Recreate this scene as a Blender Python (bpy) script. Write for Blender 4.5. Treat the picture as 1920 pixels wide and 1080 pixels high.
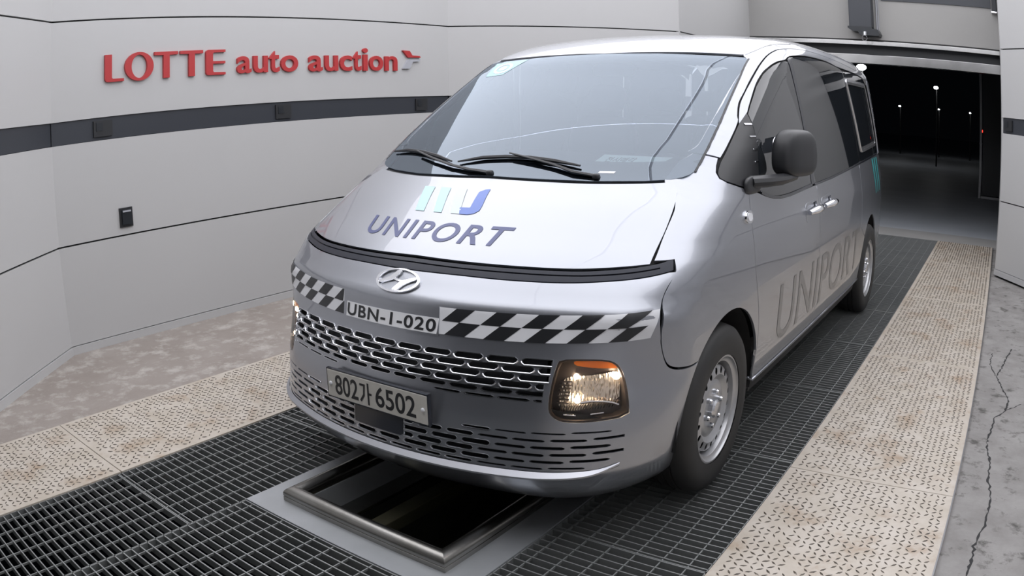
import bpy, bmesh, math, random
import numpy as np
from mathutils import Vector, Matrix
from mathutils.geometry import delaunay_2d_cdt

random.seed(7); rng = np.random.default_rng(7)
sc = bpy.context.scene
COL = sc.collection
for o in list(bpy.data.objects): bpy.data.objects.remove(o)

# ------------------------------------------------------------------ camera, world, exposure
CAM = np.array([2.0065, -1.9029, 1.5154]); YAW, PITCH, ROLL = .6278, .2284, -.0167
FPX, K3, K5 = 1508.9, -.0923, -.0009            # image radius in pixels = F (t + K3 t^3 + K5 t^5)
cy, sy, cp, sp, cr, sr = math.cos(YAW), math.sin(YAW), math.cos(PITCH), math.sin(PITCH), math.cos(ROLL), math.sin(ROLL)
fw = Vector((-sy*cp, cy*cp, -sp)); rt = Vector((cy, sy, 0)); up = rt.cross(fw)
r2 = cr*rt + sr*up; u2 = -sr*rt + cr*up
cd = bpy.data.cameras.new('camera'); cam = bpy.data.objects.new('camera', cd); COL.objects.link(cam)
cam.matrix_world = Matrix(((r2.x, u2.x, -fw.x, CAM[0]), (r2.y, u2.y, -fw.y, CAM[1]), (r2.z, u2.z, -fw.z, CAM[2]), (0, 0, 0, 1)))
cd.type = 'PANO'; cd.sensor_fit = 'HORIZONTAL'; cd.sensor_width = 36.0; cd.sensor_height = 20.25
cd.clip_start = .02; cd.clip_end = 300
t_ = np.linspace(0, .78, 400); r_ = (FPX*(t_+K3*t_**3+K5*t_**5))*36.0/1920.0
kk = np.linalg.lstsq(np.stack([r_, r_**2, r_**3, r_**4], -1), t_, rcond=None)[0]
cc = cd
cc.panorama_type = 'FISHEYE_LENS_POLYNOMIAL'
cc.fisheye_fov = math.radians(170)
cc.fisheye_polynomial_k0 = 0.0
cc.fisheye_polynomial_k1, cc.fisheye_polynomial_k2, cc.fisheye_polynomial_k3, cc.fisheye_polynomial_k4 = [float(-v) for v in kk]
sc.camera = cam
w = bpy.data.worlds.new('night'); sc.world = w; w.use_nodes = True
w.node_tree.nodes['Background'].inputs[0].default_value = (.01, .012, .016, 1)
w.node_tree.nodes['Background'].inputs[1].default_value = .08
vs = sc.view_settings
vs.view_transform = 'Standard'; vs.look = 'None'; vs.gamma = 1; vs.use_curve_mapping = False
vs.exposure = 0.0
CEIL_L = 2.1            # radiance of the luminous ceiling panels

# ------------------------------------------------------------------ materials
MATS = {}
def newmat(n):
    m = bpy.data.materials.new(n); m.use_nodes = True; MATS[n] = m
    return m, m.node_tree, m.node_tree.nodes['Principled BSDF']
def mat(n, col, rough=.5, metal=0., coat=0., spec=.5, emit=None, es=0., noise=None, bump=None, coatr=.03, ior=None):
    m, t, b = newmat(n)
    b.inputs['Base Color'].default_value = (*col, 1); b.inputs['Roughness'].default_value = rough
    b.inputs['Metallic'].default_value = metal; b.inputs['Coat Weight'].default_value = coat
    b.inputs['Coat Roughness'].default_value = coatr; b.inputs['Specular IOR Level'].default_value = spec
    if ior: b.inputs['IOR'].default_value = ior
    if emit: b.inputs['Emission Color'].default_value = (*emit, 1); b.inputs['Emission Strength'].default_value = es
    if noise:   # (scale, amount, second colour)
        tc = t.nodes.new('ShaderNodeTexCoord'); nz = t.nodes.new('ShaderNodeTexNoise'); nz.inputs['Scale'].default_value = noise[0]
        nz.inputs['Detail'].default_value = 6; rp = t.nodes.new('ShaderNodeValToRGB')
        rp.color_ramp.elements[0].position = .5-noise[1]; rp.color_ramp.elements[1].position = .5+noise[1]
        rp.color_ramp.elements[0].color = (*col, 1); rp.color_ramp.elements[1].color = (*noise[2], 1)
        t.links.new(tc.outputs['Object'], nz.inputs['Vector']); t.links.new(nz.outputs['Fac'], rp.inputs['Fac'])
        t.links.new(rp.outputs['Color'], b.inputs['Base Color'])
    if bump:
        tc = t.nodes.new('ShaderNodeTexCoord'); nz = t.nodes.new('ShaderNodeTexNoise'); nz.inputs['Scale'].default_value = bump[0]
        nz.inputs['Detail'].default_value = 4; bp = t.nodes.new('ShaderNodeBump'); bp.inputs['Strength'].default_value = bump[1]; bp.inputs['Distance'].default_value = bump[2]
        t.links.new(tc.outputs['Object'], nz.inputs['Vector']); t.links.new(nz.outputs['Fac'], bp.inputs['Height'])
        t.links.new(bp.outputs['Normal'], b.inputs['Normal'])
    return m
mat('paint', (.375, .39, .43), rough=.33, metal=.85, coat=1., coatr=.02)
mat('black_gloss', (.022, .025, .034), rough=.16, coat=.2)
mat('bar_black', (.030, .033, .045), rough=.36, spec=.25)
mat('black_plastic', (.022, .023, .026), rough=.42, bump=(900, .12, .0006))
mat('dark_plastic_and_shade', (.020, .020, .021), rough=.7)  # black plastic parts, also surfaces whose dark colour stands for shade
mat('dark_grille', (.012, .013, .016), rough=.5)
mat('chrome', (.78, .79, .82), rough=.09, metal=1.)
mat('satin_silver', (.66, .67, .70), rough=.24, metal=1.)
mat('trim_silver', (.50, .51, .545), rough=.42, metal=.9)
mat('wheel_paint', (.50, .51, .53), rough=.32, metal=.7, noise=(9, .3, (.42, .42, .43)))
mat('rubber', (.018, .018, .019), rough=.62, noise=(6, .3, (.028, .027, .026)))
mat('side_glass', (.018, .021, .025), rough=.015, coat=.35, coatr=.01, ior=1.52)
mat('interior', (.022, .023, .026), rough=.75)
mat('interior_grey', (.07, .072, .078), rough=.8)
mat('decal_black', (.020, .021, .024), rough=.35)
mat('decal_white', (.74, .75, .78), rough=.35)
mat('plate_grey', (.66, .64, .59), rough=.4, noise=(40, .3, (.60, .58, .53)))
mat('plate_white', (.80, .81, .83), rough=.4)
mat('decal_navy', (.070, .085, .20), rough=.3)
mat('decal_blue', (.115, .19, .52), rough=.3)
mat('decal_aqua', (.46, .66, .69), rough=.3)
mat('decal_aqua_pale', (.58, .67, .67), rough=.3)
mat('decal_grey', (.20, .205, .215), rough=.36, metal=.55, coat=.6)
mat('decal_teal', (.02, .33, .34), rough=.35)
mat('amber', (.80, .22, .03), rough=.2)
mat('lamp_core', (1, 1, 1), emit=(1, .80, .56), es=45.)
mat('lamp_reflector', (.86, .80, .72), rough=.22, metal=.9)
mat('lamp_bezel', (.075, .062, .058), rough=.3, metal=.3)
mat('sticker', (.34, .52, .58), rough=.4)
mat('paper', (.72, .84, .80), rough=.6)
mat('red_sign', (.44, .033, .036), rough=.35)
mat('grey_sign', (.40, .41, .45), rough=.35)
mat('wall_panel', (.475, .475, .48), rough=.38, noise=(.7, .5, (.51, .51, .512)))
mat('wall_band', (.038, .042, .052), rough=.35)
mat('seam', (.020, .020, .021), rough=.8)
mat('header_wall', (.315, .31, .305), rough=.6, noise=(1.2, .4, (.35, .345, .335)))
mat('ceiling_white', (.75, .75, .76), rough=.7)
mat('panel_light', (.9, .9, .95), emit=(.965, .965, 1.0), es=CEIL_L)
mat('grating_steel', (.27, .285, .285), rough=.45, metal=.6, noise=(3, .3, (.34, .35, .345)))
mat('pit_concrete', (.085, .083, .078), rough=.9)
mat('pit_wall', (.095, .092, .085), rough=.8, noise=(3, .4, (.13, .125, .11)))
mat('stainless', (.36, .355, .34), rough=.26, metal=1., noise=(7, .35, (.22, .21, .19)), bump=(60, .15, .002))
mat('stainless_flat', (.46, .48, .50), rough=.42, metal=.6, noise=(5, .35, (.36, .375, .39)))
mat('beam', (.10, .095, .06), rough=.6, metal=.3)
mat('asphalt', (.36, .39, .43), rough=.5, noise=(1.3, .35, (.48, .51, .55)))
mat('threshold', (.30, .30, .30), rough=.6, noise=(2.4, .4, (.38, .37, .36)))
mat('post_metal', (.25, .25, .26), rough=.35, metal=.9)
mat('dark_panel', (.018, .021, .026), rough=.35)
mat('street_lamp', (1, 1, 1), emit=(1, 1, 1), es=30.)
mat('red_led', (1, .05, .03), emit=(1, .05, .03), es=2.)
mat('brushed', (.62, .62, .62), rough=.18, metal=1., noise=(4, .3, (.45, .45, .45)))

m, t, b = MATS['lamp_reflector'], MATS['lamp_reflector'].node_tree, MATS['lamp_reflector'].node_tree.nodes['Principled BSDF']
tc = t.nodes.new('ShaderNodeTexCoord'); mp_ = t.nodes.new('ShaderNodeMapping'); mp_.inputs['Scale'].default_value = (120, 120, 45); vo = t.nodes.new('ShaderNodeTexVoronoi'); vo.inputs['Scale'].default_value = 1
bp = t.nodes.new('ShaderNodeBump'); bp.inputs['Strength'].default_value = .8; bp.inputs['Distance'].default_value = .004       # moulded facets
t.links.new(tc.outputs['Object'], mp_.inputs[0]); t.links.new(mp_.outputs[0], vo.inputs['Vector']); t.links.new(vo.outputs['Distance'], bp.inputs['Height']); t.links.new(bp.outputs[0], b.inputs['Normal'])
# windscreen: tinted film with a strong reflection
m, t, b = newmat('windscreen')
t.nodes.remove(b); out = t.nodes['Material Output']
tr = t.nodes.new('ShaderNodeBsdfTransparent'); tr.inputs[0].default_value = (.50, .54, .56, 1)
gl = t.nodes.new('ShaderNodeBsdfGlossy'); gl.inputs['Roughness'].default_value = .008; gl.inputs['Color'].default_value = (.78, .88, 1.0, 1)
fr = t.nodes.new('ShaderNodeFresnel'); fr.inputs['IOR'].default_value = 1.75
mm = t.nodes.new('ShaderNodeMath'); mm.operation = 'MULTIPLY_ADD'; mm.inputs[1].default_value = 1.0; mm.inputs[2].default_value = .085; mm.use_clamp = True
mx = t.nodes.new('ShaderNodeMixShader')
t.links.new(fr.outputs[0], mm.inputs[0]); t.links.new(mm.outputs[0], mx.inputs[0]); t.links.new(tr.outputs[0], mx.inputs[1]); t.links.new(gl.outputs[0], mx.inputs[2]); t.links.new(mx.outputs[0], out.inputs[0])
m, t, b = newmat('clear_lens')
t.nodes.remove(b); out = t.nodes['Material Output']
tr = t.nodes.new('ShaderNodeBsdfTransparent'); tr.inputs[0].default_value = (.93, .90, .88, 1)
gl = t.nodes.new('ShaderNodeBsdfGlossy'); gl.inputs['Roughness'].default_value = .01
fr = t.nodes.new('ShaderNodeFresnel'); fr.inputs['IOR'].default_value = 1.45; mx = t.nodes.new('ShaderNodeMixShader')
t.links.new(fr.outputs[0], mx.inputs[0]); t.links.new(tr.outputs[0], mx.inputs[1]); t.links.new(gl.outputs[0], mx.inputs[2]); t.links.new(mx.outputs[0], out.inputs[0])

def floor_mat(n, base, second, dirt, scale, dirtscale, rough, bumpd, dlo=.58, dhi=.72, crack=None):
    m, t, b = newmat(n); N = t.nodes.new; L = t.links.new
    tc = N('ShaderNodeTexCoord'); n1 = N('ShaderNodeTexNoise'); n1.inputs['Scale'].default_value = scale; n1.inputs['Detail'].default_value = 8; n1.inputs['Roughness'].default_value = .65
    r1 = N('ShaderNodeValToRGB'); r1.color_ramp.elements[0].position = .35; r1.color_ramp.elements[1].position = .65
    r1.color_ramp.elements[0].color = (*base, 1); r1.color_ramp.elements[1].color = (*second, 1)
    L(tc.outputs['Object'], n1.inputs['Vector']); L(n1.outputs['Fac'], r1.inputs['Fac'])
    n2 = N('ShaderNodeTexNoise'); n2.inputs['Scale'].default_value = dirtscale; n2.inputs['Detail'].default_value = 10; n2.inputs['Roughness'].default_value = .72
    L(tc.outputs['Object'], n2.inputs['Vector'])
    r2_ = N('ShaderNodeValToRGB'); r2_.color_ramp.elements[0].position = dlo; r2_.color_ramp.elements[1].position = dhi
    r2_.color_ramp.elements[0].color = (0, 0, 0, 1); r2_.color_ramp.elements[1].color = (1, 1, 1, 1); L(n2.outputs['Fac'], r2_.inputs['Fac'])
    mx = N('ShaderNodeMixRGB'); mx.inputs[2].default_value = (*dirt, 1); L(r2_.outputs[0], mx.inputs[0]); L(r1.outputs[0], mx.inputs[1])
    last = mx.outputs[0]
    if crack:
        vo = N('ShaderNodeTexVoronoi'); vo.feature = 'DISTANCE_TO_EDGE'; vo.inputs['Scale'].default_value = crack
        nw = N('ShaderNodeTexNoise'); nw.inputs['Scale'].default_value = 5; nw.inputs['Detail'].default_value = 8
        va = N('ShaderNodeVectorMath'); va.operation = 'MULTIPLY_ADD'; va.inputs[1].default_value = (.35, .35, 0)
        L(tc.outputs['Object'], nw.inputs['Vector']); L(nw.outputs['Color'], va.inputs[0]); L(tc.outputs['Object'], va.inputs[2]); L(va.outputs[0], vo.inputs['Vector'])
        rc = N('ShaderNodeValToRGB'); rc.color_ramp.elements[0].position = .004; rc.color_ramp.elements[1].position = .02
        rc.color_ramp.elements[0].color = (.05, .045, .04, 1); rc.color_ramp.elements[1].color = (1, 1, 1, 1); L(vo.outputs['Distance'], rc.inputs['Fac'])
        m2 = N('ShaderNodeMixRGB'); m2.blend_type = 'MULTIPLY'; m2.inputs[0].default_value = .9; L(last, m2.inputs[1]); L(rc.outputs[0], m2.inputs[2]); last = m2.outputs[0]
    L(last, b.inputs['Base Color']); b.inputs['Roughness'].default_value = rough
    bp = N('ShaderNodeBump'); bp.inputs['Strength'].default_value = .5; bp.inputs['Distance'].default_value = bumpd
    L(n2.outputs['Fac'], bp.inputs['Height']); L(bp.outputs[0], b.inputs['Normal'])
    return m
floor_mat('concrete_left', (.26, .225, .20), (.32, .285, .26), (.45, .42, .39), 2.0, 6, .55, .008, .50, .64)
floor_mat('concrete_right', (.205, .195, .188), (.29, .28, .272), (.07, .066, .06), 5, 9, .6, .012, .545, .66)
floor_mat('tread_plate', (.56, .51, .45), (.47, .415, .345), (.29, .17, .08), 7, 3.4, .36, .001, .53, .74)
floor_mat('lug', (.055, .042, .03), (.12, .095, .07), (.36, .32, .27), 8, 14, .4, .001, .57, .66)

# ------------------------------------------------------------------ generic helpers
def wloc(o):
    v = Vector((0, 0, 0))
    while o is not None: v += o.location; o = o.parent
    return v
def mk(name, V, F, m, parent=None, normals=None, smooth=False, loc=None):
    """one mesh object; V in world coordinates, stored relative to its origin"""
    V = np.asarray(V, float)
    me = bpy.data.meshes.new(name)
    base = Vector(loc) if loc is not None else (wloc(parent) if parent is not None else Vector((0, 0, 0)))
    me.from_pydata((V-np.array(base)).tolist(), [], [list(map(int, f)) for f in F]); me.update()
    mats = m if isinstance(m, (list, tuple)) else [m]
    for q in mats: me.materials.append(MATS[q])
    if smooth or normals is not None: me.polygons.foreach_set('use_smooth', [True]*len(me.polygons))
    if normals is not None:
        me.normals_split_custom_set_from_vertices([tuple(x) for x in normals])
    o = bpy.data.objects.new(name, me); COL.objects.link(o)
    if parent is not None: o.parent = parent
    o.location = base - (wloc(parent) if parent is not None else Vector((0, 0, 0)))
    return o
def tag(o, label=None, cat=None, group=None, kind=None):
    if label: o['label'] = label
    if cat: o['category'] = cat
    if group: o['group'] = group
    if kind: o['kind'] = kind
    return o
def empty(name, loc, parent=None):
    o = bpy.data.objects.new(name, None); COL.objects.link(o); o.empty_display_size = .1
    if parent is not None: o.parent = parent; o.location = Vector(loc)-wloc(parent)
    else: o.location = loc
    return o
class MB:
    def __init__(s): s.V = []; s.F = []; s.n = 0
    def add(s, V, F):
        V = np.asarray(V, float); s.V.append(V); s.F += [[i+s.n for i in f] for f in F]; s.n += len(V); return s
    def box(s, lo, hi, R=None, c=None):
        x0, y0, z0 = lo; x1, y1, z1 = hi
        V = np.array([(x0, y0, z0), (x1, y0, z0), (x1, y1, z0), (x0, y1, z0), (x0, y0, z1), (x1, y0, z1), (x1, y1, z1), (x0, y1, z1)], float)
        if R is not None: V = (V @ np.array(R).T) + (0 if c is None else np.array(c))
        return s.add(V, [(0, 3, 2, 1), (4, 5, 6, 7), (0, 1, 5, 4), (1, 2, 6, 5), (2, 3, 7, 6), (3, 0, 4, 7)])
    def bbox(s, lo, hi, r=.004):
        """box with chamfered edges"""
        bm = bmesh.new(); bmesh.ops.create_cube(bm, size=1)
        c = [(a+b)/2 for a, b in zip(lo, hi)]; d = [b-a for a, b in zip(lo, hi)]
        for v in bm.verts: v.co = Vector([c[i]+v.co[i]*d[i] for i in range(3)])
        bmesh.ops.bevel(bm, geom=list(bm.edges), offset=min(r, min(d)*.45), segments=2, affect='EDGES', profile=.5)
        bm.verts.index_update()
        s.add([v.co[:] for v in bm.verts], [[v.index for v in f.verts] for f in bm.faces]); bm.free(); return s
    def tube(s, pts, r, n=8, cap=True, flat=None):
        pts = [Vector(q) for q in pts]; rs = r if hasattr(r, '__len__') else [r]*len(pts); V = []; F = []; prev = None
        for i, q in enumerate(pts):
            d = (pts[min(i+1, len(pts)-1)]-pts[max(i-1, 0)]).normalized()
            a = Vector((0, 0, 1)) if abs(d.z) < .9 else Vector((1, 0, 0))
            if prev is not None: a = prev
            e1 = (a-d*a.dot(d)).normalized(); prev = e1; e2 = d.cross(e1)
            for k in range(n):
                g = 2*math.pi*(k+.5)/n; V.append(q+(e1*math.cos(g)*(flat or 1)+e2*math.sin(g))*rs[i])
        for i in range(len(pts)-1):
            for k in range(n): F.append((i*n+k, i*n+(k+1) % n, (i+1)*n+(k+1) % n, (i+1)*n+k))
        if cap: F.append(tuple(range(n))[::-1]); F.append(tuple((len(pts)-1)*n+k for k in range(n)))
        return s.add(V, F)
    def lathe(s, prof, axis='x', c=(0, 0, 0), n=48, close=False):
        """prof: (along, radius)"""
        V = []; F = []; m = len(prof)
        for k in range(n):
            g = 2*math.pi*k/n
            for a, r in prof:
                if axis == 'x': V.append((c[0]+a, c[1]+r*math.cos(g), c[2]+r*math.sin(g)))
                elif axis == 'y': V.append((c[0]+r*math.cos(g), c[1]+a, c[2]+r*math.sin(g)))
                else: V.append((c[0]+r*math.cos(g), c[1]+r*math.sin(g), c[2]+a))
        for k in range(n):
            for i in range(m-1 if not close else m):
                j = (i+1) % m; F.append((k*m+i, k*m+j, ((k+1) % n)*m+j, ((k+1) % n)*m+i))
        return s.add(V, F)
    def build(s, name, m, parent=None, smooth=False, loc=None):
        o = mk(name, np.concatenate(s.V), s.F, m, parent, None, False, loc)
        if smooth:
            me = o.data; me.polygons.foreach_set('use_smooth', [True]*len(me.polygons))
            try: me.set_sharp_from_angle(angle=math.radians(38))
            except Exception: pass
        return o
def superbox(c, d, e=3.5, n=16, R=None, warp=None):
    """rounded box (superellipsoid)"""
    V = []; F = []
    f = lambda w_, p: math.copysign(abs(w_)**p, w_)
    m = n*2
    for i in range(n+1):
        a = -math.pi/2+math.pi*i/n
        for k in range(m):
            g = 2*math.pi*k/m
            q = np.array([f(math.cos(a), 2/e)*f(math.cos(g), 2/e), f(math.cos(a), 2/e)*f(math.sin(g), 2/e), f(math.sin(a), 2/e)])
            if warp: q = np.array(warp(*q))
            V.append(q*np.array(d)/2)
    for i in range(n):
        for k in range(m): F.append((i*m+k, i*m+(k+1) % m, (i+1)*m+(k+1) % m, (i+1)*m+k))
    V = np.array(V)
    if R is not None: V = V @ np.array(R).T
    return V+np.array(c), F
def pip(P, poly):
    P = np.asarray(P); poly = np.asarray(poly); ins = np.zeros(len(P), bool); n = len(poly); x, y = P[:, 0], P[:, 1]
    for i in range(n):
        x1, y1 = poly[i]; x2, y2 = poly[(i+1) % n]
        if y1 == y2: continue
        c = ((y1 > y) != (y2 > y)) & (x < (x2-x1)*(y-y1)/(y2-y1)+x1); ins ^= c
    return ins
def dens(poly, h, closed=True):
    out = []; n = len(poly)
    for i in range(n if closed else n-1):
        a = np.array(poly[i], float); b = np.array(poly[(i+1) % n], float); k = max(1, int(math.ceil(np.linalg.norm(b-a)/h)))
        for j in range(k): out.append(tuple(a+(b-a)*j/k))
    if not closed: out.append(tuple(poly[-1]))
    return out
def smooth_poly(pts, it=2):
    """Chaikin corner cutting on a closed polygon"""
    for _ in range(it):
        n = len(pts); q = []
        for i in range(n):
            a = np.array(pts[i]); b = np.array(pts[(i+1) % n]); q += [tuple(.75*a+.25*b), tuple(.25*a+.75*b)]
        pts = q
    return pts
def roundp(pts, r, k=4):
    out = []; n = len(pts)
    for i in range(n):
        a, b, c = (np.array(pts[j % n], float) for j in (i-1, i, i+1)); d1 = (a-b)/np.linalg.norm(a-b); d2 = (c-b)/np.linalg.norm(c-b)
        for t in np.linspace(0, 1, k): out.append(tuple((1-t)**2*(b+d1*r)+2*t*(1-t)*b+t*t*(b+d2*r)))
    return out
def spline(pts, n=6):
    """Catmull-Rom through open points"""
    P = [np.array(q, float) for q in pts]; P = [2*P[0]-P[1]]+P+[2*P[-1]-P[-2]]; out = []
    for i in range(1, len(P)-2):
        for k in range(n):
            u = k/n; a, b, c, d = P[i-1], P[i], P[i+1], P[i+2]
            out.append(tuple(.5*((2*b)+(c-a)*u+(2*a-5*b+4*c-d)*u*u+(3*b-a-3*c+d)*u**3)))
    out.append(tuple(P[-2])); return out
def fill2d(outer, holes=(), h=.03):
    """triangulated region with an interior grid; returns 2D verts, tris, boundary loops"""
    loops = [dens(outer, h)]+[dens(q, h) for q in holes]
    pts = []; edges = []
    for lp in loops:
        s = len(pts); pts += lp; edges += [(s+i, s+(i+1) % len(lp)) for i in range(len(lp))]
    B = np.array(pts); lo = B.min(0); hi = B.max(0)
    gx, gy = np.meshgrid(np.arange(lo[0]+h*.5, hi[0], h), np.arange(lo[1]+h*.5, hi[1], h)); G = np.stack([gx.ravel(), gy.ravel()], -1)
    if len(G):
        k = pip(G, loops[0])
        for q in loops[1:]: k &= ~pip(G, q)
        G = G[k]
    if len(G):
        dmin = np.full(len(G), 9.)
        for i in range(0, len(B), 400): dmin = np.minimum(dmin, np.sqrt(((G[:, None]-B[None, i:i+400])**2).sum(-1)).min(1))
        G = G[dmin > h*.45]
    allp = [Vector(q) for q in pts]+[Vector(tuple(g)) for g in G]
    v, e, f, ov, oe, of = delaunay_2d_cdt(allp, edges, [], 0, 1e-7)
    v = np.array([q[:] for q in v]); T = np.array([q[:] for q in f if len(q) == 3])
    c = v[T].mean(1); k = pip(c, loops[0])
    for q in loops[1:]: k &= ~pip(c, q)
    T = T[k]
    a = v[T]; ar = (a[:, 1, 0]-a[:, 0, 0])*(a[:, 2, 1]-a[:, 0, 1])-(a[:, 2, 0]-a[:, 0, 0])*(a[:, 1, 1]-a[:, 0, 1])
    T = T[np.abs(ar) > 1e-12]; ar = ar[np.abs(ar) > 1e-12]; T[ar < 0] = T[ar < 0][:, ::-1]
    used = np.unique(T); mp = -np.ones(len(v), int); mp[used] = np.arange(len(used))
    return v[used], mp[T]
def bedges(T):
    """directed boundary edges of a triangle list"""
    s = set()
    for a, b, c in T:
        for e in ((a, b), (b, c), (c, a)): s.add((int(e[0]), int(e[1])))
    return [e for e in s if (e[1], e[0]) not in s]
def text2d(body, bold=0., spacing=1.):
    """filled glyph mesh in the XY plane, cap height about .73; returns list of per-letter (V,T)"""
    out = []; x = 0.
    cu = bpy.data.curves.new('tmp', 'FONT'); cu.body = body; cu.size = 1; cu.offset = bold; cu.space_character = spacing; cu.resolution_u = 5; cu.fill_mode = 'FRONT'
    ob = bpy.data.objects.new('tmp', cu); COL.objects.link(ob); dg = bpy.context.evaluated_depsgraph_get(); ev = ob.evaluated_get(dg); me = ev.to_mesh()
    V = np.array([v.co[:2] for v in me.vertices]); me.calc_loop_triangles(); T = np.array([q.vertices[:] for q in me.loop_triangles])
    ev.to_mesh_clear(); bpy.data.objects.remove(ob); bpy.data.curves.remove(cu)
    a = V[T]; ar = (a[:, 1, 0]-a[:, 0, 0])*(a[:, 2, 1]-a[:, 0, 1])-(a[:, 2, 0]-a[:, 0, 0])*(a[:, 1, 1]-a[:, 0, 1]); T[ar < 0] = T[ar < 0][:, ::-1]
    return weld2(V, T)
def comps(n, T):
    """connected pieces of a triangle list"""
    p = list(range(n))
    def f(a):
        while p[a] != a: p[a] = p[p[a]]; a = p[a]
        return a
    for a, b, c in T: p[f(int(a))] = f(int(b)); p[f(int(b))] = f(int(c))
    g = {}
    for q in T: g.setdefault(f(int(q[0])), []).append(q)
    out = []
    for L in g.values():
        L = np.array(L); u = np.unique(L); m = {int(a): i for i, a in enumerate(u)}; out.append((u, np.array([[m[int(a)] for a in r] for r in L])))
    return out
def weld2(V, T):
    k = {}; mp = []
    for q in V: mp.append(k.setdefault((round(float(q[0]), 5), round(float(q[1]), 5)), len(k)))
    W_ = np.zeros((len(k), 2))
    for q, i in zip(V, mp): W_[i] = q
    T = np.array([[mp[int(a)] for a in r] for r in T]); T = T[(T[:, 0] != T[:, 1]) & (T[:, 1] != T[:, 2]) & (T[:, 0] != T[:, 2])]
    return W_, T
def refine(V, T, h):
    V = [tuple(q) for q in V]; T = [tuple(q) for q in T]
    for _ in range(8):
        mid = {}; nt = []; ch = False
        def ms(a, b):
            k = (min(a, b), max(a, b))
            if k not in mid:
                p, q = np.array(V[a]), np.array(V[b])
                if np.linalg.norm(p-q) > h: V.append(tuple((p+q)/2)); mid[k] = len(V)-1
                else: mid[k] = None
            return mid[k]
        for a, b, c in T:
            x, y, z = ms(a, b), ms(b, c), ms(c, a); k = [q is not None for q in (x, y, z)]
            if not any(k): nt.append((a, b, c)); continue
            ch = True
            if all(k): nt += [(a, x, z), (x, b, y), (z, y, c), (x, y, z)]
            elif k == [True, False, False]: nt += [(a, x, c), (x, b, c)]
            elif k == [False, True, False]: nt += [(a, b, y), (a, y, c)]
            elif k == [False, False, True]: nt += [(a, b, z), (z, b, c)]
            elif k == [True, True, False]: nt += [(x, b, y), (a, x, y), (a, y, c)]
            elif k == [False, True, True]: nt += [(z, y, c), (a, b, y), (a, y, z)]
            else: nt += [(a, x, z), (x, b, c), (x, c, z)]
        T = nt
        if not ch: break
    return np.array(V), np.array(T)

# ------------------------------------------------------------------ the room
ZB, Z1, Z2, Z3, Z4, ZC = .058, .763, 1.465, 1.622, 2.333, 3.6
WL = [(-1.5, -2.05), (-3.23, .055), (-3.164, 4.21), (-1.49, 6.06)]      # left wall line, front to back
WR = [(2.06, -2.05), (3.80, .055), (3.80, 4.20), (2.055, 6.50)]
def wall(name, A, B, left, label=None):
    """panelled wall facet from A to B: backing, four panel tiers with dark joints, band, skirting"""
    A = np.array(A, float); B = np.array(B, float); D = (B-A); L = np.linalg.norm(D); D /= L
    N = np.array([D[1], -D[0]]) if left else np.array([-D[1], D[0]])     # into the room
    def slab(s0, s1, z0, z1, d0, d1):
        mb = MB(); V = []
        for z in (z0, z1):
            for s, d in ((s0, d0), (s1, d0), (s1, d1), (s0, d1)): q = A+D*s+N*d; V.append((q[0], q[1], z))
        F = [(0, 3, 2, 1), (4, 5, 6, 7), (0, 1, 5, 4), (1, 2, 6, 5), (2, 3, 7, 6), (3, 0, 4, 7)]
        if left: F = F
        return V, F
    g = .006
    V, F = slab(0, L, 0, ZC, -.16, -.022); o = mk(name, V, F, 'seam', loc=(A[0], A[1], 0)); tag(o, kind='structure')
    for z0, z1, m, d in ((ZB+g*.6, Z1-g, 'wall_panel', 0), (Z1+g, Z2-g*.5, 'wall_panel', 0), (Z2, Z3, 'wall_band', -.012), (Z3+g*.5, Z4-g, 'wall_panel', 0), (Z4+g, ZC, 'wall_panel', 0)):
        V, F = slab(.0, L, z0, z1, -.022, d); mk('wall_panel' if m == 'wall_panel' else 'wall_band', V, F, m, o)
    V, F = slab(-.004, L+.004, 0, ZB-.002, -.022, .010); mk('baseboard', V, F, 'wall_panel', o)
    return o
for nm, P, left in (('wall_left', WL, True), ('wall_right', WR, False)):
    wall(nm+'_front', P[0], P[1], left); wall(nm, P[1], P[2], left); wall(nm+'_back', P[2], P[3], left)
o = MB().box((-1.65, 6.05, 0), (-1.49, 8.45, ZC)).build('wall_passage_left', 'wall_panel'); tag(o, kind='structure')
MB().box((-1.492, 6.07, Z4-.006), (-1.488, 8.45, Z4+.006)).build('joint', 'seam', o)
MB().box((-1.492, 6.07, Z2), (-1.486, 8.45, Z3)).build('wall_band', 'wall_band', o)
o = MB().box((2.055, 6.50, 0), (2.22, 8.45, ZC)).build('wall_passage_right', 'wall_panel'); tag(o, kind='structure')
o = MB().box((-1.65, -4.1, 0), (-1.49, -2.05, ZC)).build('wall_passage_left', 'wall_panel'); tag(o, kind='structure')
o = MB().box((2.06, -4.1, 0), (2.22, -2.05, ZC)).build('wall_passage_right', 'wall_panel'); tag(o, kind='structure')
# header wall over the doorway
o = MB().box((-1.5, 8.45, 2.50), (2.06, 8.70, ZC)).build('wall_header', 'header_wall'); tag(o, kind='structure')
MB().box((-1.5, 8.445, 2.492), (2.055, 8.452, 2.512)).build('joint', 'seam', o)
MB().box((.405, 8.435, 3.045), (1.96, 8.452, ZC)).build('dark_board', 'wall_band', o)
o = MB().bbox((-1.5, 8.41, 2.435), (2.055, 8.70, 2.490)).build('trim_1', 'brushed'); tag(o, kind='structure')
o = MB().box((-1.5, 8.60, 2.30), (2.06, 8.75, 2.435)).build('trim_2', 'dark_panel'); tag(o, kind='structure')
o = MB().bbox((-1.5, 8.46, 2.192), (2.058, 8.62, 2.312)).build('trim_3', 'brushed'); tag(o, kind='structure')
o = MB().box((-3.4, -4.2, ZC), (4.0, 8.7, ZC+.1)).build('ceiling', 'ceiling_white'); tag(o, kind='structure')
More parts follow.
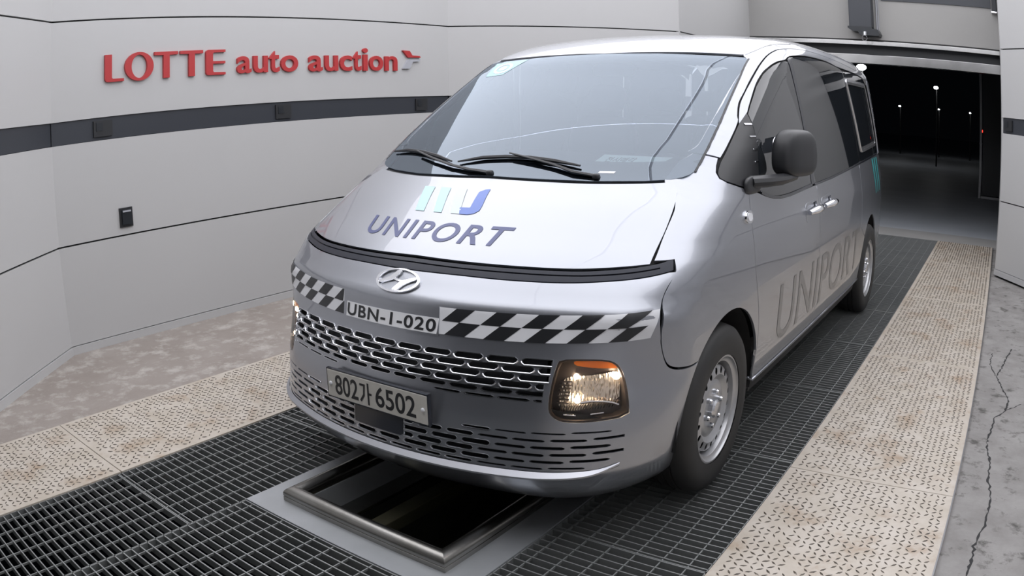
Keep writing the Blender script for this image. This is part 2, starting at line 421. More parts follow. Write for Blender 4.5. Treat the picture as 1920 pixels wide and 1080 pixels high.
# luminous ceiling panels (the room's lamps)
k = 0
ys = [-1.95, .02, 2.0, 3.98, 5.9]
for sx, (x0, x1) in (('left', (-3.2, -.018)), ('right', (.018, 3.78))):
    for i in range(4):
        a, bq = ys[i]+.002, ys[i+1]-.002
        e = empty('ceiling_light_offscreen', ((x0+x1)/2, (a+bq)/2, ZC))
        MB().box((x0, a, ZC-.045), (x1, bq, ZC-.02)).build('diffuser_offscreen', 'panel_light', e)
        MB().box((x0-.001, a-.001, ZC-.02), (x1+.001, bq+.001, ZC)).build('frame', 'ceiling_white', e)
        tag(e, 'white luminous ceiling panel spanning the bay above the van', 'ceiling light', 'luminous ceiling panels')
e = empty('ceiling_light_offscreen', (.28, 7.2, ZC))
MB().box((-1.45, 6.1, ZC-.045), (2.02, 8.3, ZC-.02)).build('diffuser_offscreen', 'panel_light', e); MB().box((-1.456, 6.094, ZC-.02), (2.026, 8.306, ZC)).build('frame', 'ceiling_white', e)
tag(e, 'white luminous ceiling panel in the narrow passage before the doorway', 'ceiling light')
# floor: concrete strips, outdoor ground
def slabz(name, poly, z0, z1, m, parent=None):
    n = len(poly); V = [(x, y, z0) for x, y in poly]+[(x, y, z1) for x, y in poly]
    F = [tuple(range(n))[::-1], tuple(range(n, 2*n))]+[(i, (i+1) % n, n+(i+1) % n, n+i) for i in range(n)]
    return mk(name, V, F, m, parent)
GX0, GX1, PX0, PX1 = -1.17, 1.222, -1.985, 2.005
floor = slabz('floor', [(-3.4, -4.2), (PX0, -4.2), (PX0, 8.33), (-3.4, 8.33)], -.12, 0.0, 'concrete_left'); tag(floor, kind='structure')
o = slabz('floor', [(PX1+.004, -4.2), (4.1, -4.2), (4.1, 8.33), (PX1+.004, 8.33)], -.14, -.022, 'concrete_right'); tag(o, kind='structure')
o = slabz('floor', [(-1.6, 8.335), (2.2, 8.335), (2.2, 9.05), (-1.6, 9.05)], -.1, .0, 'threshold'); tag(o, kind='structure')
o = slabz('ground', [(-30, 9.05), (30, 9.05), (30, 70), (-30, 70)], -.1, -.004, 'asphalt'); tag(o, kind='structure')
o = slabz('floor', [(GX0-.1, -4.2), (GX1+.1, -4.2), (GX1+.1, 8.4), (GX0-.1, 8.4)], -1.52, -1.50, 'pit_concrete'); tag(o, kind='structure')
ck = [(2.253, 3.76), (2.178, 3.265), (2.142, 3.074), (2.204, 2.777), (2.243, 2.645), (2.222, 2.452), (2.158, 2.298), (2.127, 1.936), (2.144, 1.801), (2.16, 1.687), (2.161, 1.49), (2.189, 1.329), (2.19, 1.198), (2.176, 1.046), (2.16, .949), (2.15, .837), (2.146, .653), (2.10, .45)]
fr_floor = bpy.data.objects['floor.001']
def crack(pts, w0):
    P = []
    for a, b in zip(pts[:-1], pts[1:]):
        k = max(2, int(math.dist(a, b)/.022))
        for j in range(k): P.append((a[0]+(b[0]-a[0])*j/k+rng.normal(0, .0035), a[1]+(b[1]-a[1])*j/k+rng.normal(0, .003)))
    P = np.array(P); w_ = np.abs(rng.normal(w0, w0*.5, len(P)))+.0012; V = [(x-q, y, -.0214) for (x, y), q in zip(P, w_)]+[(x+q, y, -.0214) for (x, y), q in zip(P, w_)]; n = len(P)
    mk('floor_crack', V, [(i, n+i, n+i+1, i+1) for i in range(n-1)], 'seam', fr_floor)
crack(ck, .0036); crack([(2.222, 2.452), (2.33, 2.60), (2.42, 2.64)], .003); crack([(2.14, 3.07), (2.09, 3.3), (2.10, 3.6)], .0025)
# tread plates with raised lugs
def tread(x0, x1, y0, y1):
    pl = MB().bbox((x0, y0+.002, -.03), (x1, y1-.002, .004), .002).build('tread_plate', 'tread_plate', floor)
    p = .0305; nx = int((x1-x0-.02)/p); ny = int((y1-y0-.02)/p)
    ii, jj = np.meshgrid(np.arange(nx), np.arange(ny)); ii = ii.ravel(); jj = jj.ravel()
    cx = x0+(x1-x0-nx*p)/2+(ii+.5)*p; cyy = y0+(y1-y0-ny*p)/2+(jj+.5)*p; a = np.where((ii+jj) % 2 == 0, math.radians(45), math.radians(-45))
    kp = rng.random(len(cx)) > .14; cx, cyy, a = cx[kp], cyy[kp], a[kp]; cx = cx+rng.normal(0, .0012, len(cx)); cyy = cyy+rng.normal(0, .0012, len(cx)); a = a+rng.normal(0, .12, len(cx)); sz = rng.uniform(.72, 1.12, len(cx))[:, None]
    l, wd, hh = .0150, .0050, .0028
    loc = np.array([(-l, 0, 0), (0, -wd, 0), (l, 0, 0), (0, wd, 0), (-l*.55, 0, hh), (l*.55, 0, hh)])
    ca, sa = np.cos(a), np.sin(a)
    X = cx[:, None]+sz*(ca[:, None]*loc[:, 0]-sa[:, None]*loc[:, 1]); Y = cyy[:, None]+sz*(sa[:, None]*loc[:, 0]+ca[:, None]*loc[:, 1]); Z = np.broadcast_to(.0041+loc[:, 2], X.shape)
    V = np.stack([X, Y, Z], -1).reshape(-1, 3); f0 = np.array([(0, 1, 5, 4), (2, 3, 4, 5)]); f1 = np.array([(1, 2, 5), (3, 0, 4)])
    n = len(cx); me = bpy.data.meshes.new('tread_lugs'); off = (np.arange(n)*6)[:, None, None]
    q = (f0[None]+off).reshape(-1); tt = (f1[None]+off).reshape(-1)
    me.vertices.add(len(V)); me.vertices.foreach_set('co', V.ravel()); me.loops.add(len(q)+len(tt)); me.loops.foreach_set('vertex_index', np.concatenate([q, tt]).astype(np.int32))
    nf = 4*n; me.polygons.add(nf); st = np.concatenate([np.arange(2*n)*4, 8*n+np.arange(2*n)*3]).astype(np.int32); me.polygons.foreach_set('loop_start', st)
    me.update(); me.validate(); me.materials.append(MATS['lug'])
    ob = bpy.data.objects.new('tread_lugs', me); COL.objects.link(ob); ob.parent = pl; ob['kind'] = 'stuff'
for s, x0, x1, ysm in ((0, PX0, GX0-.004, [-4.2, -2.43, -.583, 1.26, 3.1, 4.94, 6.78, 8.33]), (1, GX1+.004, PX1, [-4.2, -2.49, -.64, 1.212, 3.06, 4.9, 6.75, 8.33])):
    for i in range(len(ysm)-1): tread(x0, x1, ysm[i], ysm[i+1])
MB().box((PX1-.002, -4.1, -.03), (PX1+.004, 8.33, .006)).build('edge_strip', 'post_metal', floor)
# steel gratings
def grating(x0, x1, y0, y1):
    mb = MB(); t = .0027; zt, zb = -.002, -.034
    y = y0+.02
    while y < y1-.012:
        mb.box((x0, y-t, zb), (x1, y+t, zt)); y += .0402
    x = x0+.05
    while x < x1-.02:
        mb.box((x-.0024, y0, zt-.012), (x+.0024, y1, zt-.003)); x += .1
    mb.box((x0, y0, zb), (x1, y0+.005, zt)); mb.box((x0, y1-.005, zb), (x1, y1, zt))
    mb.box((x0, y0, zb), (x0+.004, y1, zt)); mb.box((x1-.004, y0, zb), (x1, y1, zt))
    mb.build('grating_panel', 'grating_steel', floor)
PLX0, PLX1, PLY0 = -.516, .595, -.307
yj = [-4.1, -3.59, -2.595, -1.6, -.605, .39, 1.385, 2.38, 3.375, 4.37, 5.365, 6.36, 7.355, 8.33]
for i in range(len(yj)-1): grating(GX0, PLX0-.002, yj[i]+.001, yj[i+1]-.001)
yk = [-4.1, -3.71, -2.715, -1.72, -.725, .27, 1.265, 2.26, 3.255, 4.25, 5.245, 6.24, 7.235, 8.33]
for i in range(len(yk)-1): grating(PLX1+.002, GX1, yk[i]+.001, yk[i+1]-.001)
for a, bq in ((-4.1, -3.59), (-3.59, -2.595), (-2.595, -1.6), (-1.6, PLY0-.002), (5.10, 6.05), (6.05, 7.0), (7.0, 8.33)): grating(PLX0, PLX1, a, bq)
# inspection pit with a rounded steel rim
PY1 = 5.09
pit = empty('inspection_pit', (.045, 1.0, 0))
tag(pit, 'inspection pit with stainless steel rim in the grating floor under the van', 'pit')
RX0, RX1, RY0 = -.385, .475, -.205
fl = MB()
for lo, hi in (((PLX0, PLY0), (PLX1, RY0+.02)), ((PLX0, RY0+.02), (RX0+.02, PY1)), ((RX1-.02, RY0+.02), (PLX1, PY1)), ((RX0+.02, PY1-.12), (RX1-.02, PY1))):
    fl.box((lo[0], lo[1], -.02), (hi[0], hi[1], .003))
fl.build('flange_plate', 'stainless_flat', pit)
def rail(a, b, m0=0, m1=0):
    a = np.array(a, float); b = np.array(b, float); d = (b-a)/np.linalg.norm(b-a); n = np.array([-d[1], d[0], 0])
    prof = [(-.034, .002), (-.034, .022), (-.030, .024), (-.034, .026), (-.034, .034)]+[(-.034*math.cos(q), .034+.028*math.sin(q)) for q in np.linspace(.25, math.pi/2, 5)]
    prof = prof+[(-x, z) for x, z in prof[:-1][::-1]]
    m = len(prof); V = [a+n*x+d*(x*m0)+np.array([0, 0, z]) for x, z in prof]+[b+n*x+d*(x*m1)+np.array([0, 0, z]) for x, z in prof]
    F = [(i, i+1, m+i+1, m+i) for i in range(m-1)]+[tuple(range(m))[::-1], tuple(range(m, 2*m))]
    return MB().add(V, F)
cx0, cx1, cy0, cy1 = RX0+.034, RX1-.034, RY0+.034, PY1-.13
for a, b, m0, m1 in (((cx0, cy0, 0), (cx1, cy0, 0), 1, -1), ((cx0, cy0, 0), (cx0, cy1, 0), -1, 1), ((cx1, cy0, 0), (cx1, cy1, 0), 1, -1), ((cx0, cy1, 0), (cx1, cy1, 0), -1, 1)):
    rail(a, b, m0, m1).build('rim_rail', 'stainless', pit, smooth=True)
MB().box((RX0+.062, RY0+.06, -.10), (RX0+.072, PY1-.16, .01)).build('rim_ledge', 'stainless_flat', pit)
MB().box((RX0+.072, RY0+.06, -.115), (RX0+.17, PY1-.16, -.10)).build('rim_ledge', 'stainless', pit)
wl = MB(); ix0, ix1, iy0, iy1 = RX0+.05, RX1-.05, RY0+.05, PY1-.15
wl.box((ix0-.03, iy0-.03, -1.49), (ix0, iy1+.03, 0)).box((ix1, iy0-.03, -1.49), (ix1+.03, iy1+.03, 0)).box((ix0, iy0-.03, -1.49), (ix1, iy0, 0)).box((ix0, iy1, -1.49), (ix1, iy1+.03, 0))
wl.build('pit_wall', 'pit_wall', pit)
MB().bbox((-.17, iy0, -.19), (-.09, iy1, -.13)).build('jack_beam', 'beam', pit)

# ------------------------------------------------------------------ the van: body surface
def pchip(xs, ys):
    xs = np.array(xs, float); ys = np.array(ys, float); h = np.diff(xs); d = np.diff(ys)/h
    m = np.zeros_like(xs); m[0] = d[0]; m[-1] = d[-1]
    for i in range(1, len(xs)-1):
        if d[i-1]*d[i] > 0:
            w1 = 2*h[i]+h[i-1]; w2 = h[i]+2*h[i-1]; m[i] = (w1+w2)/(w1/d[i-1]+w2/d[i])
    def f(x):
        x = np.asarray(x, float); i = np.clip(np.searchsorted(xs, x)-1, 0, len(h)-1)
        t = (x-xs[i])/h[i]; tc = np.clip(t, 0, 1)
        a = ys[i]*(1+2*tc)*(1-tc)**2+h[i]*m[i]*tc*(1-tc)**2+ys[i+1]*tc*tc*(3-2*tc)+h[i]*m[i+1]*tc*tc*(tc-1)
        return a+np.where(t < 0, m[0]*(x-xs[0]), 0)+np.where(t > 1, m[-1]*(x-xs[-1]), 0)
    return f
NOSE = pchip([.05, .14, .20, .26, .30, .36, .48, .60, .70, .78, .834, .844, .88, .935, .97, 1.05, 1.14, 1.22, 1.36, 1.5, 1.65, 1.779, 1.84, 1.90, 1.95, 2.0],
             [.30, .14, .05, .005, -.008, .000, .014, .040, .078, .103, .119, .127, .164, .217, .262, .405, .570, .730, .955, 1.19, 1.455, 1.69, 1.83, 2.03, 2.33, 3.0])
SWEEP = pchip([.1, .3, .75, .95, 1.2, 1.78, 2.0], [.27, .29, .29, .27, .215, .16, .15])
HALFW = pchip([.10, .18, .28, .42, .60, .80, .95, 1.08, 1.2, 1.5, 1.78, 2.0], [.86, .925, .958, .978, .990, .994, .990, .974, .958, .915, .868, .825])
ROOFZ = pchip([0, 1.7, 2.1, 2.6, 3.2, 4.2, 5.2], [1.2, 1.882, 1.948, 1.987, 1.998, 1.998, 1.95])
def smax(a, b, k):
    h = np.maximum(k-np.abs(a-b), 0)/k
    return np.maximum(a, b)+h*h*k*.25
def body(P):
    x = np.abs(P[..., 0]); y = P[..., 1]; z = P[..., 2]; e = 4e-3
    dY = (NOSE(z+e)-NOSE(z-e))/(2*e); c = SWEEP(z)
    ff = (NOSE(z)+c*x*x-y)/np.sqrt(1+dY**2+(2*c*x)**2*.6)
    ff = ff+np.clip((.80-z)/.2, 0, 1)*.9*np.clip(x-.6, 0, 1)**2
    fs = x-(HALFW(z)-.03*np.clip((1.3-y)/.9, 0, 2)**2-.085*np.clip((y-3.4)/1.85, 0, 1.5)**2)
    fr = z-(ROOFZ(y)-.055*(x/.8)**2-.015*(x/.8)**6)
    re = y-(5.2-.09*np.clip(z-.9, 0, 2)**1.5-.12*x**4)
    return smax(smax(smax(ff, fs, .16), fr, .12), re, .2)
def bnorm(P, e=4e-3):
    g = np.stack([body(P+d)-body(P-d) for d in np.eye(3)*e], -1); return g/np.linalg.norm(g, axis=-1, keepdims=True)
YC = 1.2
def lift(U, mode, side=1):
    """2D panel coordinates -> points on the body"""
    U = np.asarray(U, float); n = len(U)
    if mode == 'front': mk_ = lambda s: np.stack([U[:, 0], s, U[:, 1]], -1); a, b = np.full(n, -.6), np.full(n, 3.2)      # outside -> inside
    elif mode == 'side': mk_ = lambda s: np.stack([side*s, U[:, 0], U[:, 1]], -1); a, b = np.full(n, 1.3), np.full(n, .0)
    elif mode == 'roof': mk_ = lambda s: np.stack([U[:, 0], U[:, 1], s], -1); a, b = np.full(n, 2.3), np.full(n, 1.3)
    elif mode == 'rear': mk_ = lambda s: np.stack([U[:, 0], s, U[:, 1]], -1); a, b = np.full(n, 5.6), np.full(n, 3.0)
    else:
        S, C_ = np.sin(U[:, 0]), np.cos(U[:, 0]); mk_ = lambda s: np.stack([s*S, YC-s*C_, U[:, 1]], -1); a, b = np.full(n, 2.4), np.full(n, .02)
    for _ in range(34):
        m = (a+b)/2; ins = body(mk_(m)) < 0; b = np.where(ins, m, b); a = np.where(ins, a, m)
    return mk_((a+b)/2)
def flat(P, mode):
    P = np.asarray(P, float)
    return {'front': lambda: P[:, [0, 2]], 'side': lambda: P[:, [1, 2]], 'roof': lambda: P[:, [0, 1]], 'rear': lambda: P[:, [0, 2]],
            'cyl': lambda: np.stack([np.arctan2(P[:, 0], YC-P[:, 1]), P[:, 2]], -1)}[mode]()
van = empty('van', (0, 2.55, 0))
tag(van, 'silver minivan with chequered nose strip and company lettering standing over the pit', 'van')
def panel(name, poly, mode, m, parent=van, side=1, off=0., rim=.012, h=.03, holes=(), label=None, roundedge=True):
    """body panel following the surface, with a turned-in edge; poly in 2D panel coordinates (front: x,z  side: y,z  cyl: angle,z)"""
    v, T = fill2d([tuple(q) for q in poly], [[tuple(a) for a in q] for q in holes], h)
    P = lift(v, mode, side); N = bnorm(P); P = P+N*off
    flip = (mode == 'side' and side < 0) or (mode == 'rear')
    T = T if not flip else T[:, ::-1]
    # orient outward
    a = P[T]; fn = np.cross(a[:, 1]-a[:, 0], a[:, 2]-a[:, 0]); s = (fn*N[T[:, 0]]).sum(1)
    if np.median(s) < 0: T = T[:, ::-1]
    V = [P]; NN = [N]; F = [tuple(q) for q in T]
    if rim > 0:
        E = bedges(T); n0 = len(P); bv = sorted({e[0] for e in E} | {e[1] for e in E}); mp = {q: i for i, q in enumerate(bv)}; nb = len(bv)
        Pb = P[bv]; Nb = N[bv]
        en = np.zeros((nb, 3))                                             # outward edge direction
        for a_, b_ in E:
            d = P[b_]-P[a_]; q = np.cross(d, N[a_]); L_ = np.linalg.norm(q)
            if L_ > 0: en[mp[a_]] += q/L_; en[mp[b_]] += q/L_
        en /= np.linalg.norm(en, axis=1, keepdims=True)+1e-9
        V += [Pb, Pb-Nb*rim]; nr = (en*.93+Nb*.36); NN += [nr, en]
        for a_, b_ in E: i, j = mp[a_], mp[b_]; F.append((n0+j, n0+i, n0+nb+i, n0+nb+j))
    o = mk(name, np.concatenate(V), F, m, parent, normals=np.concatenate(NN))
    if label: o['label'] = label
    return o
def both(name, poly, m, **k):
    for s in (1, -1): panel(name, poly, 'side', m, side=s, **k)
def sym(half):
    """half outline from centre to centre (x>=0) -> closed symmetric outline"""
    half = [tuple(q) for q in half]; return half+[(-x, z) for x, z in half[::-1] if abs(x) > 1e-9]
def cylpts(P3): return [tuple(q) for q in flat(lift3(P3), 'cyl')]
def lift3(P3):
    """snap approximate (x,z) given with a rough y to the body by the cylinder direction"""
    P3 = np.array(P3, float); U = np.stack([np.arctan2(P3[:, 0], YC-P3[:, 1]), P3[:, 2]], -1); return lift(U, 'cyl')
def fr2cyl(XZ):
    """front-view (x,z) points -> cylinder coordinates on the body"""
    return [tuple(q) for q in flat(lift(np.array(XZ, float), 'front'), 'cyl')]
def inset(poly, d):
    """shrink a simple polygon by d"""
    p = np.array(poly, float); n = len(p); A = sum(p[i][0]*p[(i+1) % n][1]-p[(i+1) % n][0]*p[i][1] for i in range(n)); sg = 1 if A > 0 else -1; out = []
    for i in range(n):
        a, b, c = p[i-1], p[i], p[(i+1) % n]; d1 = (b-a)/(np.linalg.norm(b-a)+1e-12); d2 = (c-b)/(np.linalg.norm(c-b)+1e-12)
        n1 = np.array([-d1[1], d1[0]])*sg; n2 = np.array([-d2[1], d2[0]])*sg; q = n1+n2; L_ = q @ q
        out.append(tuple(b+(q*2/L_ if L_ > .6 else (n1+n2)*.8)*d))
    return out
GAP = .0052
# wheel geometry
WY, WB, WZ, TR = .893, 3.273, .342, .345
def arch(yc, r, a0, a1, n=26): return [(yc+r*math.cos(a), WZ+.004+r*math.sin(a)) for a in np.linspace(a0, a1, n)]
# ---- hood
hood_rear = [(0, 1.216), (.2, 1.213), (.45, 1.212), (.65, 1.219), (.765, 1.228)]
hood_side = [(.800, 1.195), (.822, 1.150), (.838, 1.085), (.845, 1.03), (.852, .987)]
bar_up = [(0, .964), (.3, .960), (.586, .960), (.722, .967), (.852, .980)]
hood = spline(hood_rear, 5)+spline(hood_side, 4)+spline(bar_up, 5)[::-1]
panel('hood', inset(sym(hood), GAP*.7), 'front', 'paint', h=.03)
# ---- dark light bar across the nose
bar_up3 = [(0, .20, .959), (.3, .25, .956), (.586, .335, .956), (.722, .395, .963), (.84, .46, .977), (.880, .51, .985), (.907, .555, .995)]
bar_lo3 = [(0, .20, .925), (.23, .223, .926), (.424, .253, .924), (.612, .309, .926), (.742, .365, .935), (.855, .441, .949), (.916, .528, .962)]
bu = spline(cylpts(bar_up3), 5); bl = spline(cylpts(bar_lo3), 5)
bar_poly = bu+bl[::-1]
gq = [q for q in bu if q[0] < bu[-1][0]-.05]; groove = sym([(a, z-.010) for a, z in gq]+[(a, z-.014) for a, z in gq][::-1])
panel('light_bar', sym(bar_poly), 'cyl', 'bar_black', off=-.001, rim=.008, h=.03, holes=[groove])
panel('light_bar_groove', sym([(a, z-.007) for a, z in gq]+[(a, z-.017) for a, z in gq][::-1]), 'cyl', 'bar_black', off=-.008, rim=0, h=.03)
# ---- front bumper with real openings
seam3 = [(.919, .540, .955), (.919, .47, .91), (.918, .433, .865), (.923, .41, .816), (.928, .415, .76), (.930, .42, .723), (.936, .449, .656), (.947, .486, .626), (.964, .554, .610), (.972, .63, .606)]
arch_f = [(.975, y, z) for y, z in arch(.935, .392, math.radians(136), math.radians(196), 12)]
low3 = [(.935, .555, .215), (.905, .49, .190), (.83, .33, .180), (.70, .20, .176), (.5, .11, .172), (.3, .06, .170), (0, .04, .170)]
bump = cylpts([(0, .2, .921)])+[(a, z-.004) for a, z in bl[1:-1]]+spline(cylpts(seam3), 4)+cylpts(arch_f)+cylpts(low3)
head3 = [(.668, .2, .693), (.74, .24, .696), (.806, .275, .694), (.833, .29, .682), (.845, .304, .660), (.852, .315, .628), (.860, .32, .590), (.866, .322, .540), (.869, .32, .496), (.766, .212, .488), (.725, .19, .488), (.690, .17, .492), (.668, .155, .505), (.655, .15, .525), (.652, .155, .560), (.655, .17, .62), (.66, .19, .67)]
head = smooth_poly(cylpts(head3), 1)
def hexcell(x0, x1, zc, hh, tip, cut0=False, cut1=False):
    L = [(x0+(0 if cut0 else tip), zc-hh), (x1-(0 if cut1 else tip), zc-hh)]
    L += [] if cut1 else [(x1-tip*.3, zc-hh*.55), (x1, zc), (x1-tip*.3, zc+hh*.55)]
    L += [(x1-(0 if cut1 else tip), zc+hh), (x0+(0 if cut0 else tip), zc+hh)]
    L += [] if cut0 else [(x0+tip*.3, zc+hh*.55), (x0, zc), (x0+tip*.3, zc-hh*.55)]
    return L
cells = []           # (outline in x,z ; kind)
rows = [(.6800, .0113, 1), (.6550, .0113, 1), (.6300, .0113, 1), (.6050, .0112, 1), (.5810, .0085, 2), (.5590, .0050, 2)]
for r, (zc, hh, kind) in enumerate(rows):
    lim = .646 if zc > .62 else .634
    for k in range(-7, 8):
        x0 = k*.12+(.06 if r % 2 else 0)-.0555; x1 = x0+.111
        if r == 5 and abs((x0+x1)/2) < .30: continue
        a, b = max(x0, -lim), min(x1, lim)
        if b-a < .022: continue
        cells.append((hexcell(a, b, zc, hh, .013, a > x0, b < x1), kind))
lrows = [(.447, .0055), (.4215, .0085), (.396, .0100), (.3705, .0100), (.346, .0092), (.3235, .0062)]
for r, (zc, hh) in enumerate(lrows):
    lim = .862 if r < 4 else (.845 if r == 4 else .79)
    for k in range(-8, 9):
        x0 = k*.12+(.06 if r % 2 == 0 else 0)-.053; x1 = x0+.106
        a, b = max(x0, -lim), min(x1, lim)
        if r == 0 and abs((a+b)/2) < .33: continue
        if r in (1, 2, 3):                           # radar cover in the middle
            if a < .128 and b > -.128:
                if b > .128+.03: a = .128
                elif a < -.128-.03: b = -.128
                else: continue
        if b-a < .022: continue
        q = abs((a+b)/2); hq = hh*(1 if q < .45 else .55)
        zz = zc+.012*max(0, (q-.5)/.4)**2
        cells.append((hexcell(a, b, zz, hq, .010, a > x0+1e-6, b < x1-1e-6), 3 if q < .45 else 4))
holes = [head, [(-a, z) for a, z in head[::-1]]]
cellc = []
for q, kind in cells:
    c = fr2cyl(q); cellc.append((c, kind)); holes.append(c)
bumper = panel('front_bumper', sym(bump), 'cyl', 'paint', rim=.011, h=.032, holes=holes)
for c, kind in cellc:                                # bright frames in the openings
    if kind == 4: continue
    wd = {1: .0028, 2: .0022, 3: .0020}[kind]
    c2 = [tuple(q) for q in inset(c, wd)]
    lo_ = len(c); half = [q for q in c if q[1] <= np.mean([u[1] for u in c])+1e-6]; half.sort(key=lambda q: q[0])
    panel('grille_cell', c, 'cyl', {1: 'satin_silver', 2: 'satin_silver', 3: 'satin_silver'}[kind], parent=bumper, off={1: .0035, 2: .001, 3: .001}[kind], rim=.014, h=.05, holes=[c2])
    if kind in (1, 3):
        Pq = lift(np.array(half), 'cyl'); Pq = Pq+bnorm(Pq)*(.0045 if kind == 1 else .002); MB().tube([tuple(q) for q in Pq], .0027 if kind == 1 else .0016, 5, False).build('cell_lip', 'satin_silver', bumper, smooth=True)
# dark backing behind the openings
panel('grille_backing', sym(cylpts([(0, .1, .715), (.4, .12, .715), (.63, .18, .712), (.63, .16, .535), (.88, .33, .475), (.88, .33, .32), (.7, .15, .30), (.4, .05, .30), (0, 0, .30)])), 'cyl', 'dark_grille', parent=bumper, off=-.026, rim=0, h=.04)
panel('radar_cover', roundp(fr2cyl([(-.124, .436), (.124, .436), (.124, .360), (-.124, .360)]), .010), 'cyl', 'black_gloss', parent=bumper, off=.004, rim=.012, h=.03)
# crease and lower chrome lip
lipu = [(0, 0, .310), (.3, .02, .310), (.5, .06, .311), (.68, .13, .313), (.80, .22, .319), (.853, .29, .334)]
lipl = [(0, 0, .293), (.3, .02, .293), (.5, .06, .294), (.66, .12, .297), (.78, .2, .306), (.853, .285, .332)]
cu_ = sym(spline(cylpts(lipu), 6))[:]; cl_ = spline(cylpts(lipl), 6); cu_ = spline(cylpts(lipu), 6)
U_ = [(-a, z) for a, z in cu_[::-1][:-1]]+cu_; L_ = [(-a, z) for a, z in cl_[::-1][:-1]]+cl_
PU = lift(np.array(U_), 'cyl'); PL = lift(np.array(L_), 'cyl'); wgt = np.clip((np.array(U_)[:, 1]-np.array(L_)[:, 1])/.017, 0, 1)[:, None]
PU = PU+bnorm(PU)*.002; nl = bnorm(PL)*np.array([1, 1, 0]); nl /= np.linalg.norm(nl, axis=1, keepdims=True)
PM = PL+nl*.016*wgt+nl*.003; PN = PM-np.array([0, 0, .006]); PO = PL+nl*.001-np.array([0, 0, .012]); n_ = len(PU)
MB().add(np.concatenate([PU, PM, PN, PO]), [(r_*n_+i, (r_+1)*n_+i, (r_+1)*n_+i+1, r_*n_+i+1) for r_ in range(3) for i in range(n_-1)]).build('chin_trim', 'trim_silver', bumper, smooth=True)
# ---- number plates
def flat_text(s, x0, x1, z0, z1, y, m, parent, bold=0., thick=.0012, name='letter'):
    V, T = text2d(s, bold); lo, hi = V.min(0), V.max(0); U = (V-lo)/(hi-lo)
    P = np.stack([x0+(x1-x0)*U[:, 0], np.full(len(U), y), z0+(z1-z0)*U[:, 1]], -1)
    for u, T_ in comps(len(P), T):
        Q = P[u]; n = len(Q); F = [tuple(q) for q in T_]; B = Q.copy(); B[:, 1] += thick
        F += [(b, a, n+a, n+b) for a, b in bedges(T_)]
        mk(name, np.concatenate([Q, B]), F, m, parent)
PY, PZ = -.004, .489
pl = empty('license_plate', (0, PY, PZ), van)
MB().bbox((-.26, PY, PZ-.055), (.26, PY+.006, PZ+.055), .003).build('plate_sheet', 'plate_grey', pl)
fm = MB()
for lo, hi in (((-.263, PZ+.0545), (.263, PZ+.059)), ((-.263, PZ-.059), (.263, PZ-.0545)), ((-.2635, PZ-.059), (-.2595, PZ+.059)), ((.2595, PZ-.059), (.2635, PZ+.059))): fm.box((lo[0], PY+.001, lo[1]), (hi[0], PY+.016, hi[1]))
fm.build('plate_frame', 'black_gloss', pl)
MB().bbox((-.24, PY+.006, PZ-.05), (.24, .05, PZ+.05), .004).build('plate_bracket', 'black_plastic', pl)
for s, a, b, dz in (('802', -.216, -.088, 0), ('6502', .005, .205, 0)): flat_text(s, a, b, PZ-.040, PZ+.040, PY-.0008, 'decal_black', pl, .012)
for q in ([(-.077, .034), (-.077, .025), (-.057, .025), (-.061, -.008), (-.079, -.033), (-.072, -.039), (-.052, -.012), (-.047, .034)],     # the syllable between the numbers
          [(-.037, -.045), (-.028, -.045), (-.028, -.005), (-.014, -.005), (-.014, .004), (-.028, .004), (-.028, .041), (-.037, .041)]):
    v_, T_ = fill2d(q, (), .5); mk('letter', [(x, PY-.0009, PZ+z) for x, z in v_], T_, 'decal_black', pl)
for x in (-.240, .240):
    V, F = superbox((x, PY-.002, PZ+.0), (.017, .010, .017), 2, 8); mk('plate_bolt', V, F, 'decal_white', pl, smooth=True)
nz = fr2cyl([(-.236, .735), (.226, .735), (.226, .788), (-.243, .788)])
cp_ = panel('nose_plate', nz, 'cyl', 'plate_white', parent=van, off=.006, rim=.006, h=.03)
panel('plate_backing', fr2cyl([(-.256, .729), (.234, .729), (.222, .826), (-.274, .826)]), 'cyl', 'paint', parent=cp_, off=.0032, rim=.005, h=.03)
def decal_text(s, quad, mode, m, parent, bold=.0, off=.0015, h=.03, side=1, name='letter', spacing=1., printed=False):
    """text warped to a quad (bl, br, tr, tl) in front x,z or side y,z coordinates"""
    V, T = text2d(s, bold, spacing); lo, hi = V.min(0), V.max(0); U = (V-lo)/(hi-lo); q = np.array(quad, float)
    a, b = U[:, :1], U[:, 1:]; W_ = q[0]*(1-a)*(1-b)+q[1]*a*(1-b)+q[2]*a*b+q[3]*(1-a)*b
    W_, T = refine(W_, T, h)
    P = lift(W_, mode, side); N = bnorm(P); P = P+N*off; a = P[T]; fn = np.cross(a[:, 1]-a[:, 0], a[:, 2]-a[:, 0])
    if np.median((fn*N[T[:, 0]]).sum(1)) < 0: T = T[:, ::-1]
    if printed: o = mk(name, P, T, m, parent, normals=N); o['kind'] = 'stuff'; return o
    for u, T_ in comps(len(P), T): mk(name, P[u], T_, m, parent, normals=N[u])
decal_text('UBN-1-020', [(-.230, .740), (.220, .740), (.220, .784), (-.235, .784)], 'front', 'decal_black', cp_, .022, .0071, spacing=1.12)
